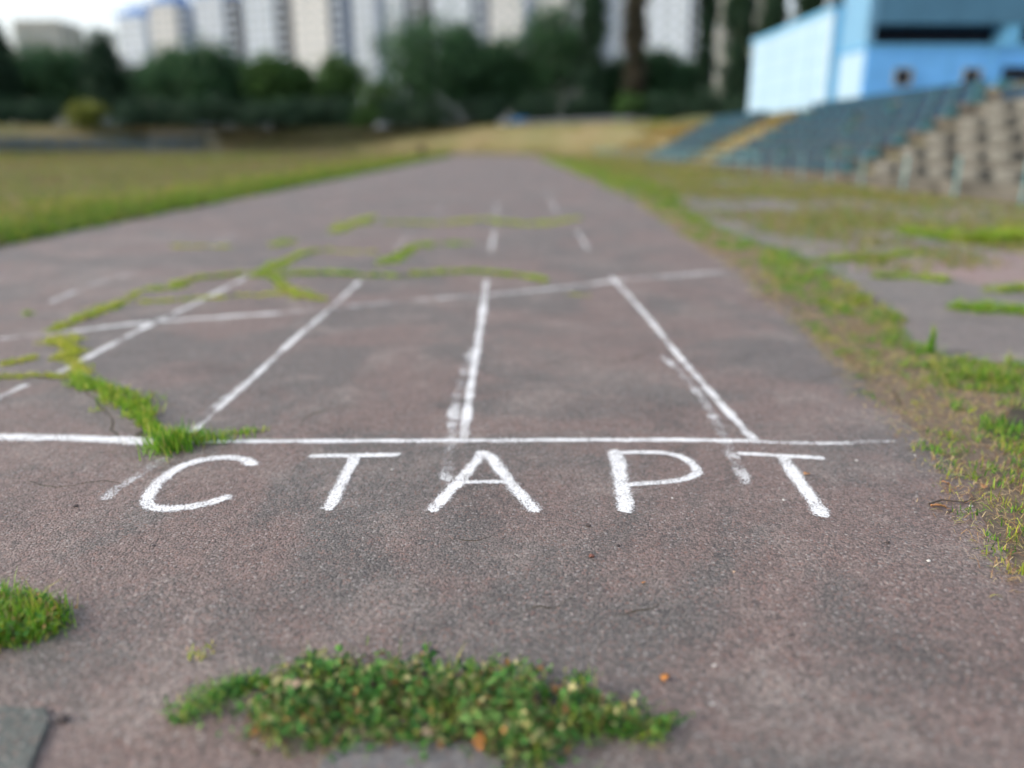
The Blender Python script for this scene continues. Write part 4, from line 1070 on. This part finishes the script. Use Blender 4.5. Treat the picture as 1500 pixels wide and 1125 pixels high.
# pale concrete fence along the rim, under the trees
def fence(a0, a1, n, lab, rad=68.2, hh=.95):
    root = tag(empty('concrete_fence', (CX, CY, 0)), lab, 'fence', 'concrete fence pieces on the far rim')
    step = (a1-a0)/n; L = abs(step)*rad
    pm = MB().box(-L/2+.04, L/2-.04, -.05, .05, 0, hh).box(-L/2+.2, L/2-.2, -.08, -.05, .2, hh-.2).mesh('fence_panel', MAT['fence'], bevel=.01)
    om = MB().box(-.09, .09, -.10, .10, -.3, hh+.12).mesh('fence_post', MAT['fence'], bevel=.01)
    for k in range(n):
        a = a0 + (k+.5)*step; z = rim(CY + math.sin(a)*RAD)[1] - .1
        link('fence_panel', pm, root, (rad*math.cos(a), rad*math.sin(a), z), a-math.pi/2)
        b = a0 + k*step
        link('fence_post', om, root, (rad*math.cos(b), rad*math.sin(b), z), b-math.pi/2)
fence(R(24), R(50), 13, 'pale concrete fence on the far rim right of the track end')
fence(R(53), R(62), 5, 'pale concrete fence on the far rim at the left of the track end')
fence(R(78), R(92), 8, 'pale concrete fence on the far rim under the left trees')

# ---------------------------------------------------------------- small far things
def car(x, y, z, rz, mat, label):
    root = tag(empty('parked_car', (x, y, z), rz), label, 'car', 'cars parked on the far rim')
    prof = [(-2.05, .3), (-2.1, .75), (-1.95, .88), (-1.2, .95), (-.65, 1.42), (.75, 1.45), (1.45, .98), (2.0, .9), (2.1, .6), (2.05, .3)]
    n = len(prof)
    vs = [(a, -.8 if b < 1.2 else -.62, b) for a, b in prof] + [(a, .8 if b < 1.2 else .62, b) for a, b in prof]
    fs = [tuple(range(n-1, -1, -1)), tuple(range(n, 2*n))] + [(i, (i+1) % n, (i+1) % n+n, i+n) for i in range(n)]
    MB().add(vs, fs).build('body', mat, root, bevel=.03)
    for s in (-1, 1):
        MB().add([(-1.0, s*.755, .98), (1.25, s*.755, .98), (.7, s*.66, 1.36), (-.58, s*.66, 1.36)], [(0, 1, 2, 3)]).add([(-1.0, s*.73, .98), (1.25, s*.73, .98), (.7, s*.63, 1.36), (-.58, s*.63, 1.36)], [(0, 1, 2, 3)]).build('side_window', MAT['glass'], root)
        for wx in (-1.3, 1.3):
            w = MB().tube([(wx, s*.62, .31), (wx, s*.82, .31)], .31, 16).build('wheel', MAT['rubber'], root)
            MB().tube([(wx, s*.80, .31), (wx, s*.835, .31)], .18, 12).build('hub', MAT['frame'], w)
    MB().box(2.06, 2.12, -.65, -.35, .6, .75).build('headlight', MAT['white'], root); MB().box(2.06, 2.12, .35, .65, .6, .75).build('headlight', MAT['white'], root)
car(col(760, 146), 146.0, 4.45, R(8), MAT['car_blue'], 'blue car parked on the far rim beyond the track end')
car(col(738, 149), 149.0, 4.45, R(75), MAT['car_white'], 'white car parked on the far rim beside the blue one')

MAT['goal'] = plain('dull_grey_paint', (.34, .35, .33), .7, .2, 4)
goal = tag(empty('football_goal', (col(291, 98), 98, 0)), 'pale grey football goal at the far end of the pitch', 'goal')
for s in (-3.66, 3.66): MB().tube([(s, 0, -.05), (s, 0, 2.44)], .05, 10).build('post', MAT['goal'], goal)
MB().tube([(-3.72, 0, 2.44), (3.72, 0, 2.44)], .05, 10).build('crossbar', MAT['goal'], goal)
for s in (-3.66, 3.66): MB().tube([(s, 0, 2.44), (s, .9, 2.40), (s, 1.9, -.02)], .025, 6).build('net_stay', MAT['goal'], goal)
nm = MB()
for k in range(31): x = -3.6+k*.24; nm.tube([(x, .9, 2.4), (x, 1.9, 0)], .008, 3); nm.tube([(x, 0, 2.42), (x, .9, 2.4)], .008, 3)
for k in range(11): t = k/10; nm.tube([(-3.66, .9+t, 2.4*(1-t)), (3.66, .9+t, 2.4*(1-t))], .008, 3)
nm.build('net', MAT['goal'], goal)['kind'] = 'stuff'

po = tag(empty('marker_post', (col(623, 92), 92, 0)), 'small dark post at the inner edge of the far track', 'post')
MB().tube([(0, 0, -.05), (0, 0, .95), (0, 0, 1.15)], [.28, .30, .22], 10).build('shaft', MAT['post_dark'], po); MB().tube([(0, 0, 1.15), (0, 0, 1.22)], [.34, .30], 10).build('cap', MAT['post_dark'], po)

# low bleacher on the left bank
ble = tag(empty('bleacher', (0, 0, 0)), 'dark blue grey bleacher rows on the bank at far left', 'bleacher')
pl = MB().box(-1.9, 1.9, -.25, .25, 0, .12).mesh('bench_plank', MAT['blue_grey'], bevel=.01)
su = MB().box(-.1, .1, -.2, .2, -.7, 0).mesh('bench_support', MAT['old_concrete'])
for r in range(5):
    for k in range(9):
        a = R(103 + k*3.9); x, y, z = bank_point(a, .6 + r*1.0)
        link('bench_plank', pl, ble, (x, y, z+.4), a-math.pi/2); link('bench_support', su, ble, (x, y, z+.4), a-math.pi/2)
